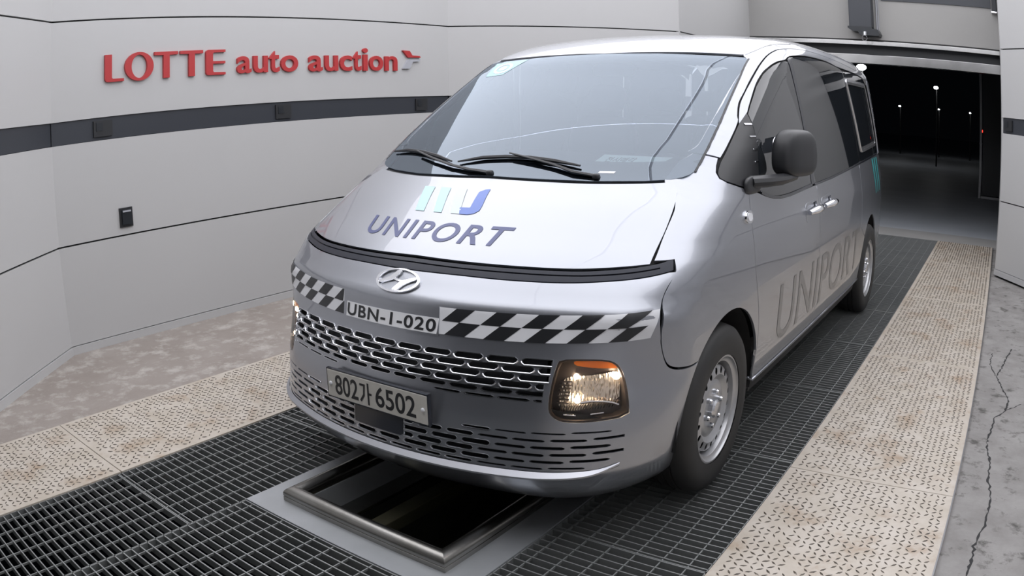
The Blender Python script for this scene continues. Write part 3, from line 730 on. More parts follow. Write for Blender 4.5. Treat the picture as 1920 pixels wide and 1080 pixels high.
# ---- chequered strips
def zrise(x): return .024*max(0, abs(x)/.92)**4
def strip(x0, x1, xs0, xs1, parent_name):
    zb, zm, zt = .737, .782, .8265; sl = .052
    out = [(x, zb+zrise(x)) for x in np.linspace(x0[0], x1[0], 14)]+[(x, zt+zrise(x)) for x in np.linspace(x1[1], x0[1], 14)]
    st = panel('checker_strip', fr2cyl(out), 'cyl', 'decal_white', off=.0014, rim=0, h=.03)
    cells_ = []
    for k, (xa, xb) in enumerate(zip(xs0[:-1], xs0[1:])):
        row = 1 if k % 2 == 0 else 0
        za, zc_ = (zb, zm) if row == 0 else (zm, zt); s0 = -sl if row == 0 else 0; s1 = 0 if row == 0 else sl
        q = [(xa+s0, za), (xb+s0, za), (xb+s1, zc_), (xa+s1, zc_)]
        q = [(min(max(a, x0[row]+.001), x1[row]-.001), z+zrise(a)) for a, z in q]
        if abs((q[1][0]-q[0][0])+(q[2][0]-q[3][0])) > .02: cells_.append(q)
    for q in cells_:
        q2 = []
        for i, p_ in enumerate(q):
            if all(np.hypot(p_[0]-e[0], p_[1]-e[1]) > 1e-4 for e in q2): q2.append(p_)
        if len(q2) >= 3: panel('checker_square', fr2cyl(q2), 'cyl', 'decal_black', parent=st, off=.0024, rim=0, h=.035)
strip((.232, .218), (.905, .919), [.238, .307, .385, .455, .528, .595, .663, .729, .793, .851, .902, .96], 0, 'r')
strip((-.905, -.905), (-.246, -.276), [-.341-.069*k for k in range(9, -3, -1)][1:], 0, 'l')
# ---- emblem
em = empty('emblem', (0, .16, .884), van)
EX, EZ, ECX = .108, .0365, -.012
ell = lambda s, n=40: [(ECX+EX*s*math.cos(a), .884+EZ*s*math.sin(a)) for a in np.linspace(0, 2*math.pi, n, endpoint=False)]
panel('emblem_ring', ell(1), 'front', 'chrome', parent=em, off=.009, rim=.010, h=.02, holes=[ell(.885)])
def enorm(L): return [(ECX+EX*x, .884+EZ*y) for x, y in L]
st1 = [(-.86, -.26), (-.76, -.44), (-.45, -.20), (-.18, .02), (-.10, .30), (.06, .88), (-.16, .90), (-.30, .45), (-.50, .10)]
st2 = [(-x, -y) for x, y in st1]
br = [(-.36, .02), (-.20, .04), (.05, -.10), (.36, -.06), (.38, .06), (.20, .02), (-.05, .15), (-.34, .16)]
for q in (st1, st2, br): panel('emblem_stroke', smooth_poly(enorm(q), 1), 'front', 'chrome', parent=em, off=.008, rim=.008, h=.02)
# ---- hood graphics
hg = bpy.data.objects['hood']
decal_text('UNIPORT', [(-.388, 1.009), (.312, 1.010), (.318, 1.066), (-.424, 1.066)], 'front', 'decal_navy', hg, .014, spacing=1.14)
def bar_(xb, xt, wdt, m):
    zb, zt = 1.094, 1.174
    panel('logo_bar', [(xb+.012, zb), (xb+wdt, zb), (xt+wdt, zt), (xt, zt), (xb, zb+.012)], 'front', m, parent=hg, off=.0016, rim=0, h=.02)
bar_(-.228, -.302, .064, 'decal_aqua'); bar_(-.122, -.200, .056, 'decal_aqua'); bar_(-.030, -.112, .058, 'decal_aqua_pale')
jj_ = [(.027, 1.0935), (.000, 1.114), (.050, 1.1155), (.035, 1.140), (.020, 1.166), (.038, 1.1745), (.060, 1.177), (.074, 1.155), (.097, 1.124), (.104, 1.108), (.092, 1.098), (.066, 1.0935)]
panel('logo_hook', jj_, 'front', 'decal_blue', parent=hg, off=.0016, rim=0, h=.02)
# ---- side panels (y,z outlines), both flanks
fender = [(.500, .992), (.56, 1.034), (.611, 1.068), (.66, 1.10), (.72, 1.138), (.775, 1.174), (.815, 1.204), (.856, 1.232), (.905, 1.262), (.965, 1.300), (1.02, 1.330), (1.064, 1.312),
          (1.026, 1.282), (1.000, 1.258), (.994, 1.238), (1.02, 1.222), (1.09, 1.203), (1.172, 1.186), (1.170, 1.088), (1.174, 1.00), (1.20, .86), (1.235, .77), (1.272, .68), (1.296, .61), (1.312, .50), (1.318, .342)]
fender += arch(.935, .392, math.radians(0), math.radians(139), 28)[::1] if False else []
ar = [q for q in arch(.935, .392, math.radians(-1), math.radians(137), 28)]
fender += ar + spline([(.60, .612), (.556, .616), (.488, .632), (.452, .660), (.424, .723), (.414, .80), (.437, .868), (.472, .912), (.535, .962)], 4)+[(.56, .992), (.53, .989)]
both('fender', inset(fender, GAP*.6), 'paint', h=.03)
def scoop(yc, g=0.): return [(yc-.10-g, 1.003-g), (yc+.09+g, 1.010-g), (yc+.09+g, 1.038+g), (yc-.10-g, 1.031+g)]
door_f = [(1.172, 1.186), (1.25, 1.172), (1.323, 1.156), (1.40, 1.138), (1.50, 1.120), (1.60, 1.111), (1.75, 1.109), (1.965, 1.113), (2.15, 1.118), (2.325, 1.121), (2.330, 1.05), (2.345, .93), (2.362, .80), (2.374, .65), (2.38, .48), (2.382, .342), (1.318, .342), (1.312, .50), (1.296, .61), (1.272, .68), (1.235, .77), (1.20, .86), (1.174, 1.0), (1.170, 1.088)]
both('front_door', inset(door_f, GAP*.6), 'paint', h=.035, holes=[scoop(2.19)])
RW = WY+WB
door_s = [(2.325, 1.121), (2.72, 1.129), (3.2, 1.147), (3.66, 1.168), (3.67, .9), (3.68, .72)]+[q for q in arch(RW, .41, math.radians(136), math.radians(180), 8)]+[(3.785, .342), (2.382, .342), (2.38, .48), (2.374, .65), (2.362, .80), (2.345, .93), (2.330, 1.05)]
both('sliding_door', inset(door_s, GAP*.6), 'paint', h=.04, holes=[scoop(2.55)])
quarter = [(3.66, 1.168), (4.2, 1.185), (4.93, 1.205), (4.95, .9), (4.95, .36), (4.60, .34)]+[q for q in arch(RW, .41, 0, math.radians(136), 24)]+[(3.68, .72), (3.67, .9)]
both('rear_quarter', inset(quarter, GAP*.6), 'paint', h=.04)
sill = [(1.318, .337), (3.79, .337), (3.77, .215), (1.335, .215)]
both('side_sill', sill, 'dark_plastic_and_shade', h=.04, off=-.045)  # dark colour stands in for the shade below the body line
both('sill_strip', [(1.325, .336), (3.775, .336), (3.775, .324), (1.327, .324)], 'paint', h=.05, off=.004, rim=.03)
both('sill_line', [(1.325, .352), (3.76, .352), (3.76, .341), (1.325, .341)], 'dark_plastic_and_shade', h=.05, off=-.012, rim=0)
# lower shell, coloured dark to put shade into the panel gaps
inner = [(.47, .99), (.80, 1.19), (1.02, 1.30), (1.10, 1.19), (1.6, 1.095), (3.7, 1.15), (4.9, 1.19), (4.9, .25), (4.62, .25)]+arch(RW, .425, 0, math.pi, 20)+[(3.77, .25), (1.37, .25)]+arch(.935, .408, 0, math.radians(150), 20)+[(.52, .63), (.44, .66), (.42, .8)]
both('inner_shell', inner, 'dark_plastic_and_shade', h=.08, off=-.016, rim=0)
# wheel arch lips and liners
for s in (1, -1):
    for yc, r in ((.935, .392), (RW, .41)):
        a = np.linspace(math.radians(-8), math.radians(188), 30); mb = MB(); V = []; F = []
        for i, q in enumerate(a):
            for x in (.60, .955): V.append((s*x, yc+(r+.012)*math.cos(q), WZ+.004+(r+.012)*math.sin(q)))
        F = [(2*i, 2*i+1, 2*i+3, 2*i+2) for i in range(len(a)-1)]; n = len(V)
        V += [(s*.60, yc, WZ)]; F += [(2*i, 2*i+2, n) for i in range(len(a)-1)]
        mb.add(V, F).build('wheel_liner', 'dark_plastic_and_shade', van)
# ---- greenhouse
sail = [(1.297, 1.446), (1.16, 1.362), (1.06, 1.300), (1.022, 1.272), (1.004, 1.255), (.998, 1.240), (1.02, 1.227), (1.09, 1.208), (1.172, 1.191), (1.25, 1.177), (1.323, 1.162), (1.330, 1.24), (1.36, 1.36), (1.394, 1.496)]
for s in (1, -1):
    so = panel('sail_panel', sail, 'side', 'black_plastic', side=s, off=-.001, rim=.01, h=.03)
    for z, y in ((1.447, 1.347), (1.395, 1.337), (1.342, 1.326), (1.290, 1.318)):
        panel('sail_tick', [(y-.020, z-.0035), (y+.030, z-.0030), (y+.030, z+.0030), (y-.020, z+.0025)], 'side', 'chrome', parent=so, side=s, off=.002, rim=.003, h=.03)
dglass = [(1.400, 1.494), (1.366, 1.36), (1.336, 1.24), (1.329, 1.166), (1.40, 1.148), (1.50, 1.130), (1.60, 1.121), (1.75, 1.118), (1.965, 1.122), (2.15, 1.127), (2.222, 1.130), (2.205, 1.30), (2.19, 1.42), (2.15, 1.60), (2.10, 1.771), (2.06, 1.772), (1.96, 1.758), (1.868, 1.737), (1.79, 1.712), (1.718, 1.684), (1.60, 1.622), (1.458, 1.533)]
both('door_window', inset(dglass, .003), 'side_glass', h=.035, off=-.004, rim=.005)
both('pillar_trim', [(2.11, 1.782), (2.168, 1.798), (2.20, 1.62), (2.25, 1.40), (2.268, 1.28), (2.286, 1.128), (2.226, 1.126), (2.209, 1.30), (2.194, 1.42), (2.154, 1.60)], 'black_gloss', h=.04, off=-.002, rim=.006)
sglass = [(2.174, 1.800), (2.4, 1.820), (2.65, 1.833), (3.08, 1.838), (3.43, 1.824), (3.53, 1.810), (3.575, 1.62), (3.62, 1.43), (3.70, 1.22), (3.69, 1.176), (3.2, 1.154), (2.72, 1.135), (2.292, 1.127), (2.272, 1.28), (2.254, 1.40), (2.205, 1.62)]
both('sliding_window', inset(sglass, .003), 'side_glass', h=.04, off=-.004, rim=.005)
rglass = [(3.545, 1.812), (4.0, 1.822), (4.50, 1.806), (4.66, 1.76), (4.80, 1.22), (4.74, 1.205), (3.76, 1.178), (3.70, 1.182), (3.708, 1.22), (3.63, 1.43), (3.585, 1.62)]
both('rear_window', inset(rglass, .003), 'side_glass', h=.04, off=-.004, rim=.005)
for s in (1, -1):
    ro = roundp([(3.575, 1.758), (4.52, 1.766), (4.70, 1.270), (3.82, 1.240)], .05); ri = inset(ro, .020)
    f_ = panel('window_slider', ro, 'side', 'satin_silver', side=s, off=.004, rim=.009, h=.04, holes=[ri])
    panel('slider_seal', inset(ro, .020), 'side', 'black_plastic', parent=f_, side=s, off=.0015, rim=.003, h=.04, holes=[inset(ro, .036)])
    b_ = panel('belt_molding', [(1.34, 1.166), (1.42, 1.147), (1.52, 1.130), (1.61, 1.121), (1.78, 1.119), (2.0, 1.125), (2.222, 1.133), (2.222, 1.120), (2.0, 1.111), (1.78, 1.105), (1.61, 1.107), (1.51, 1.116), (1.41, 1.133), (1.335, 1.152)], 'side', 'black_gloss', side=s, off=.003, rim=.008, h=.03)
    panel('belt_molding', [(2.292, 1.129), (2.72, 1.137), (3.2, 1.156), (3.69, 1.178), (4.74, 1.206), (4.74, 1.196), (3.69, 1.166), (3.2, 1.145), (2.72, 1.126), (2.292, 1.118)], 'side', 'black_gloss', side=s, off=.002, rim=.008, h=.04)
# silver door frame over the windows
df_out = [(1.302, 1.449), (1.332, 1.476), (1.405, 1.531), (1.50, 1.587), (1.591, 1.637), (1.74, 1.717), (1.886, 1.776), (2.03, 1.815), (2.185, 1.839), (2.553, 1.866), (3.1, 1.872), (3.7, 1.862), (4.55, 1.838), (4.72, 1.79)]
df_in = [(1.400, 1.498), (1.458, 1.537), (1.60, 1.626), (1.718, 1.688), (1.79, 1.716), (1.868, 1.741), (1.96, 1.762), (2.06, 1.776), (2.17, 1.803), (2.4, 1.824), (2.65, 1.837), (3.08, 1.842), (3.43, 1.828), (4.0, 1.826), (4.50, 1.810), (4.66, 1.764)]
both('window_frame', spline(df_out, 3)+spline(df_in, 3)[::-1], 'paint', h=.035, rim=.010)
# A pillar and cant rail
ap_up = [(1.026, 1.335), (1.075, 1.362), (1.20, 1.440), (1.386, 1.552), (1.58, 1.662), (1.74, 1.748), (1.79, 1.778), (1.90, 1.815), (2.03, 1.850), (2.147, 1.872), (2.35, 1.893), (2.65, 1.908), (3.2, 1.917), (4.2, 1.905), (4.75, 1.875)]
ap_lo = [(1.070, 1.314), (1.16, 1.368), (1.298, 1.453), (1.328, 1.480), (1.402, 1.535), (1.50, 1.591), (1.588, 1.641), (1.738, 1.721), (1.886, 1.780), (2.03, 1.819), (2.185, 1.843), (2.553, 1.870), (3.1, 1.876), (3.7, 1.866), (4.55, 1.842), (4.76, 1.80)]
both('pillar', spline(ap_up, 3)+spline(ap_lo, 3)[::-1], 'paint', h=.035, rim=.010)
both('pillar_underlay', [(1.0, 1.26), (1.07, 1.35), (1.39, 1.55), (1.75, 1.755), (2.03, 1.85), (2.6, 1.905), (4.7, 1.87), (4.7, 1.75), (4.6, 1.79), (3.4, 1.815), (2.5, 1.815), (2.05, 1.765), (1.72, 1.67), (1.42, 1.50), (1.33, 1.16), (1.1, 1.2)], 'dark_plastic_and_shade', h=.06, off=-.016, rim=0)
# windscreen with dark border, cowl
ws_side = [(.812, 1.262), (.812, 1.35), (.803, 1.45), (.788, 1.55), (.772, 1.66), (.757, 1.755)]
ws_top = [(.735, 1.762), (.56, 1.768), (.3, 1.777), (0, 1.780)]
ws_bot = [(0, 1.222), (.2, 1.219), (.45, 1.218), (.65, 1.225), (.745, 1.233), (.785, 1.243), (.803, 1.252)]
ws = sym(ws_bot+ws_side+ws_top)
panel('windscreen', ws, 'front', 'windscreen', rim=.006, h=.035)
wi = sym([(0, 1.292), (.3, 1.290), (.55, 1.292), (.70, 1.300), (.755, 1.32), (.757, 1.40), (.742, 1.52), (.722, 1.64), (.705, 1.70), (.66, 1.722), (.4, 1.742), (0, 1.750)])
panel('windscreen_border', inset(ws, .004), 'front', 'black_gloss', off=-.006, rim=0, h=.035, holes=[wi])
panel('cowl', sym([(0, 1.206), (.3, 1.203), (.65, 1.208), (.775, 1.226), (.80, 1.255), (.72, 1.240), (.45, 1.228), (0, 1.230)]), 'front', 'black_plastic', off=-.010, rim=.004, h=.03)
for s in (1, -1):     # black edge moulding beside the glass
    E_ = [(.757, 1.757), (.773, 1.66), (.789, 1.55), (.804, 1.45), (.813, 1.35), (.813, 1.262)]
    q = E_+[(x+.008, z) for x, z in E_[::-1]]; panel('windscreen_molding', [(s*x, z) for x, z in q], 'front', 'black_plastic', off=.001, rim=.008, h=.03)
# roof
rf = [(0, 1.700), (.3, 1.722), (.56, 1.757), (.715, 1.787), (.742, 1.84), (.755, 1.92), (.760, 2.05), (.765, 2.2), (.775, 2.4), (.785, 2.65), (.79, 3.2), (.785, 4.2), (.74, 4.80), (.70, 5.0), (.4, 5.04), (0, 5.05)]
panel('roof', sym(spline(rf[:14], 3)+rf[14:]), 'roof', 'paint', h=.045, rim=.012)
for s in (1, -1):
    dt = [(.745, 1.81), (.758, 1.92), (.764, 2.05), (.769, 2.2), (.779, 2.4), (.789, 2.65), (.794, 3.2), (.789, 4.2), (.75, 4.75)]
    q = spline(dt, 3)
    panel('roof_ditch', [(s*(x-.022), y) for x, y in q]+[(s*(x+.022), y) for x, y in q[::-1]], 'roof', 'dark_plastic_and_shade', off=-.009, rim=0, h=.05)
# rear end
panel('tailgate', sym([(0, 1.90), (.62, 1.88), (.76, 1.80), (.80, 1.3), (.84, 1.0), (.84, .62), (0, .62)]), 'rear', 'paint', h=.06, rim=.012)
panel('tailgate_window', sym([(0, 1.74), (.55, 1.73), (.64, 1.68), (.70, 1.28), (0, 1.26)]), 'rear', 'side_glass', off=.004, rim=.004, h=.06)
panel('rear_bumper', sym([(0, .61), (.84, .61), (.90, .50), (.88, .30), (0, .28)]), 'rear', 'paint', h=.06, off=.01, rim=.02)
both('rear_corner', [(4.95, .36), (4.955, 1.2), (4.76, 1.80), (4.80, 1.87), (4.98, 1.80), (5.10, 1.3), (5.14, .9), (5.14, .36)], 'paint', h=.05)
both('tail_lamp', [(5.04, .85), (5.02, 1.45), (5.05, 1.45), (5.11, 1.2), (5.125, .85)], 'dark_panel', h=.05, off=.002, rim=.008)
# floor pan and cabin
mb = MB(); mb.box((-.72, .30, .22), (.72, 4.95, .44)); mb.build('underbody', 'dark_plastic_and_shade', van)
mb = MB(); mb.box((-.60, .32, .44), (.60, 1.0, .90)); mb.build('engine_block', 'dark_plastic_and_shade', van)
MB().box((-.86, 1.30, .44), (.86, 4.9, .47)).build('cabin_floor', 'interior', van)
MB().box((-.84, 1.02, .44), (.84, 1.12, 1.10)).build('bulkhead', 'dark_plastic_and_shade', van)
V, F = superbox((0, 1.30, 1.10), (1.66, .78, .30), 5, 14, warp=lambda x, y, z: (x, y, z+.30*y*(1 if z > 0 else .2))); dash = mk('dashboard', V, F, 'interior', van, smooth=True)
for x0 in (.10,): V, F = superbox((.40, 1.45, 1.20), (.44, .26, .16), 4, 10); mk('instrument_hood', V, F, 'interior', dash, smooth=True)
sw = empty('steering_wheel', (.40, 1.66, 1.12), van)
Rw = np.array([[1, 0, 0], [0, .55, .835], [0, -.835, .55]])
a = np.linspace(0, 2*math.pi, 33); MB().tube([tuple(Rw @ np.array([.185*math.cos(q), .185*math.sin(q), 0])+np.array([.40, 1.66, 1.12])) for q in a], .016, 8, False).build('wheel_rim', 'interior', sw, smooth=True)
V, F = superbox((.40, 1.67, 1.11), (.16, .11, .07), 3, 8, Rw); mk('wheel_hub', V, F, 'interior_grey', sw, smooth=True)
for q in (0, math.pi, -math.pi/2): MB().tube([tuple(Rw @ np.array([.03*math.cos(q), .03*math.sin(q), 0])+np.array([.40, 1.66, 1.12])), tuple(Rw @ np.array([.182*math.cos(q), .182*math.sin(q), 0])+np.array([.40, 1.66, 1.12]))], .014, 6).build('wheel_spoke', 'interior', sw)
for yy, xs in ((2.12, (-.42, .42)), (3.05, (-.45, .08, .5)), (3.9, (-.45, .08, .5))):
    for x in xs:
        e = empty('seat', (x, yy, .47), van)
        V, F = superbox((x, yy-.02, .80), (.48, .50, .17), 4, 10); mk('cushion', V, F, 'interior_grey', e, smooth=True)
        c_, s_ = math.cos(-.22), math.sin(-.22); Rx = [[1, 0, 0], [0, c_, -s_], [0, s_, c_]]
        V, F = superbox((x, yy+.27, 1.14), (.47, .14, .62), 4, 10, Rx); mk('backrest', V, F, 'interior_grey', e, smooth=True)
        V, F = superbox((x, yy+.36, 1.56), (.26, .11, .17), 3, 10, Rx); mk('headrest', V, F, 'interior_grey', e, smooth=True)
        MB().box((x-.2, yy-.2, .47), (x+.2, yy+.2, .73)).build('seat_base', 'interior', e)
panel('headliner', sym([(0, 1.75), (.66, 1.85), (.74, 2.2), (.76, 3), (.72, 4.7), (0, 4.8)]), 'roof', 'interior_grey', off=-.05, rim=0, h=.12)
# paper and stickers behind the glass
pp = panel('dash_paper', [(.395, 1.288), (.66, 1.290), (.70, 1.318), (.42, 1.322)], 'front', 'paper', off=-.012, rim=0, h=.03)
decal_text('전시매각', [(.435, 1.294), (.555, 1.294), (.568, 1.312), (.448, 1.312)], 'front', 'decal_black', pp, .006, -.0105, printed=True)
panel('inspection_sticker', [(-.665, 1.672), (-.545, 1.680), (-.47, 1.768), (-.70, 1.752)], 'front', 'sticker', off=.001, rim=0, h=.03)
stk = bpy.data.objects['inspection_sticker']
el2 = lambda s: [(-.592+.062*s*math.cos(a), 1.718+.030*s*math.sin(a)) for a in np.linspace(0, 2*math.pi, 28, endpoint=False)]
panel('sticker_ring', el2(1), 'front', 'decal_white', parent=stk, off=.002, rim=0, h=.03, holes=[el2(.72)])
panel('sticker_core', el2(.42), 'front', 'decal_white', parent=stk, off=.002, rim=0, h=.03)
panel('registration_tag', [(.455, 1.245), (.52, 1.246), (.522, 1.253), (.457, 1.252)], 'front', 'decal_white', off=.001, rim=0, h=.03)
V, F = superbox((0, 1.80, 1.70), (.26, .035, .075), 4, 10); mk('rear_view_mirror', V, F, 'black_gloss', van, smooth=True)
# wipers
def onws(x, z, off): 
    P = lift(np.array([[x, z]]), 'front'); return (P+bnorm(P)*off)[0]
def wiper(pts_arm, pts_blade):
    wv = empty('wiper', tuple(onws(*pts_arm[0], 0)), van)
    A = [onws(x, z, o_) for (x, z), o_ in zip(pts_arm, np.linspace(.006, .024, len(pts_arm)))]; MB().tube(A, list(np.linspace(.012, .006, len(A))), 6, flat=.6).build('wiper_arm', 'black_plastic', wv)
    B_ = [onws(x, z, .011) for x, z in pts_blade]; MB().tube(B_, [.004]+[.009]*(len(B_)-2)+[.004], 6).build('wiper_blade', 'black_plastic', wv)
    V, F = superbox(tuple(onws(*pts_arm[0], .004)), (.03, .03, .022), 3, 8); mk('wiper_pivot', V, F, 'black_plastic', wv, smooth=True)
wiper([(.46, 1.232), (.36, 1.240), (.25, 1.262), (.12, 1.280), (.02, 1.292)], [(-.24, 1.262), (-.12, 1.280), (.0, 1.287), (.12, 1.286), (.25, 1.276), (.37, 1.262)])
wiper([(-.02, 1.230), (-.14, 1.235), (-.27, 1.247), (-.42, 1.268), (-.56, 1.290)], [(-.78, 1.292), (-.66, 1.300), (-.52, 1.294), (-.40, 1.280), (-.28, 1.262)])
# ---- side graphics: letters, ring, stripes
for s in (1, -1):
    q = [(1.60, .425), (3.62, .455), (3.62, .738), (1.60, .712)]
    if s < 0: q = [q[1], q[0], q[3], q[2]]
    V = decal_text('UNIPORT', q, 'side', 'decal_grey', van, .004, .0012, .06, s, name='side_letter')
    for y in (4.30, 4.44, 4.58): panel('side_stripe', [(y, 1.175), (y+.075, 1.178), (y+.17, .90), (y+.13, .90)], 'side', 'decal_teal', side=s, off=.0012, rim=0, h=.05)
# ---- handles, side lamps, fuel of detail
for s in (1, -1):
    for yc in (2.19, 2.55):
        hd = empty('door_handle', (s*.985, yc, 1.0), van)
        rec = roundp([(yc-.15, .945), (yc+.13, .955), (yc+.13, 1.052), (yc-.15, 1.042)], .03)
        panel('handle_recess', rec, 'side', 'paint', parent=hd, side=s, off=.0015, rim=.003, h=.03, holes=[scoop(yc)])
        panel('handle_scoop', scoop(yc, .006), 'side', 'paint', parent=hd, side=s, off=-.0135, rim=0, h=.03)
        P = lift(np.array([[yc-.12, .995], [yc-.06, 1.0], [yc, 1.003], [yc+.06, 1.004], [yc+.11, 1.003]]), 'side', s); P = P+bnorm(P)*np.array([[.012], [.034], [.038], [.034], [.012]])
        MB().tube([tuple(q) for q in P], [.016, .023, .025, .023, .016], 10, flat=.8).build('handle_grip', 'chrome', hd, smooth=True)
    tl = panel('side_lamp', smooth_poly([(1.088, 1.056), (1.165, 1.050), (1.172, 1.100), (1.10, 1.106)], 1), 'side', 'chrome', side=s, off=.010, rim=.012, h=.02)
    panel('side_lamp_lens', smooth_poly([(1.105, 1.064), (1.155, 1.060), (1.158, 1.092), (1.11, 1.096)], 1), 'side', 'decal_white', parent=tl, side=s, off=.013, rim=.004, h=.02)
# ---- mirrors
for s in (1, -1):
    mr = empty('wing_mirror', (s*.97, 1.25, 1.24), van)
    def wp(x, y, z):        # folded back along the door: domed outer shell, narrower to the rear top
        return (x*(1-.12*max(z, 0))+.10*y, y*(1-.10*max(z, 0)), z*(1.0 if z > 0 else .90))
    ca, sa = math.cos(s*.16), math.sin(s*.16); Rz = [[ca, sa, 0], [-sa, ca, 0], [0, 0, 1]]
    def wps(x, y, z): q = wp(s*x, y, z); return (s*q[0], q[1], q[2])
    V, F = superbox((s*1.050, 1.565, 1.318), (.125, .315, .222), 3.6, 18, Rz, warp=wps); mk('mirror_housing', V, F, 'black_plastic', mr, smooth=True)
    V, F = superbox((s*.992, 1.545, 1.325), (.012, .20, .15), 4, 10, Rz); mk('mirror_glass', V, F, 'chrome', mr, smooth=True)
    A = [(s*.952, 1.205, 1.212), (s*.995, 1.27, 1.214), (s*1.035, 1.38, 1.217), (s*1.055, 1.52, 1.222)]
    MB().tube(A, [.036, .036, .034, .026], 10, flat=.72).build('mirror_arm', 'black_plastic', mr, smooth=True)
    V, F = superbox((s*.960, 1.225, 1.200), (.03, .20, .075), 3, 10); mk('mirror_base', V, F, 'black_plastic', mr, smooth=True)
# ---- headlights
for s in (1, -1):
    hl = empty('headlight', (s*.78, .25, .59), van)
    hp = [(s*a, z) for a, z in head]; hp = hp if s > 0 else hp[::-1]
    panel('lamp_housing', hp, 'cyl', 'lamp_bezel', parent=hl, off=-.052, rim=0, h=.03)
    panel('lamp_wall', hp, 'cyl', 'lamp_bezel', parent=hl, off=-.006, rim=.048, h=.03, holes=[inset(hp, .006)])
    f2 = lambda L: (lambda c: c if s > 0 else [(-a, z) for a, z in c])(fr2cyl(L))
    panel('turn_signal', smooth_poly(f2([(.705, .690), (.76, .692), (.815, .689), (.838, .676), (.843, .662), (.79, .664), (.74, .670), (.71, .676)]), 1), 'cyl', 'amber', parent=hl, off=-.010, rim=.01, h=.02)
    panel('turn_reflector', smooth_poly(f2([(.715, .672), (.775, .662), (.778, .650), (.715, .648)]), 1), 'cyl', 'lamp_bezel', parent=hl, off=-.018, rim=.01, h=.02)
    panel('reflector', smooth_poly(f2([(.682, .632), (.715, .640), (.780, .640), (.842, .646), (.848, .60), (.852, .545), (.79, .533), (.735, .522), (.70, .520), (.678, .545)]), 1), 'cyl', 'lamp_reflector', parent=hl, off=-.040, rim=0, h=.015)
    for i in range(22):      # ribbed reflector floor
        x = .688+i*.0072
        panel('reflector_rib', f2([(x, .522+.0004*i), (x+.003, .522+.0004*i), (x+.008, .542+.0004*i), (x+.005, .542+.0004*i)]), 'cyl', 'lamp_bezel', parent=hl, off=-.020, rim=.012, h=.03)
    for i in range(7):
        z = .548+i*.012
        panel('reflector_rib', f2([(.676, z), (.712, z+.001), (.712, z+.0055), (.676, z+.0045)]), 'cyl', 'lamp_bezel', parent=hl, off=-.022, rim=.012, h=.03)
    for (x, z, r) in ((.722, .640, .011), (.735, .561, .0125), (.832, .634, .015)):
        P = lift(np.array(f2([(x, z)])), 'cyl'); P = P-bnorm(P)*.022; V, F = superbox(tuple(P[0]), (r*1.7, r*1.5, r*1.7), 2, 10); mk('bulb', V, F, 'lamp_core', hl, smooth=True)
    arc = [(.745, .552), (.775, .556), (.805, .553), (.83, .546), (.846, .536)]
    P = lift(np.array(f2(arc)), 'cyl'); P = P-bnorm(P)*.020; MB().tube([tuple(q) for q in P], .0042, 6).build('light_guide', 'chrome', hl, smooth=True)
    for L in ([(.700, .514), (.735, .510)], [(.775, .513), (.81, .516)]):
        P = lift(np.array(f2(L)), 'cyl'); P = P-bnorm(P)*.012; MB().tube([tuple(q) for q in P], .003, 6).build('light_guide', 'chrome', hl)
    panel('lamp_lens', inset(hp, .003), 'cyl', 'clear_lens', parent=hl, off=-.001, rim=.004, h=.03)
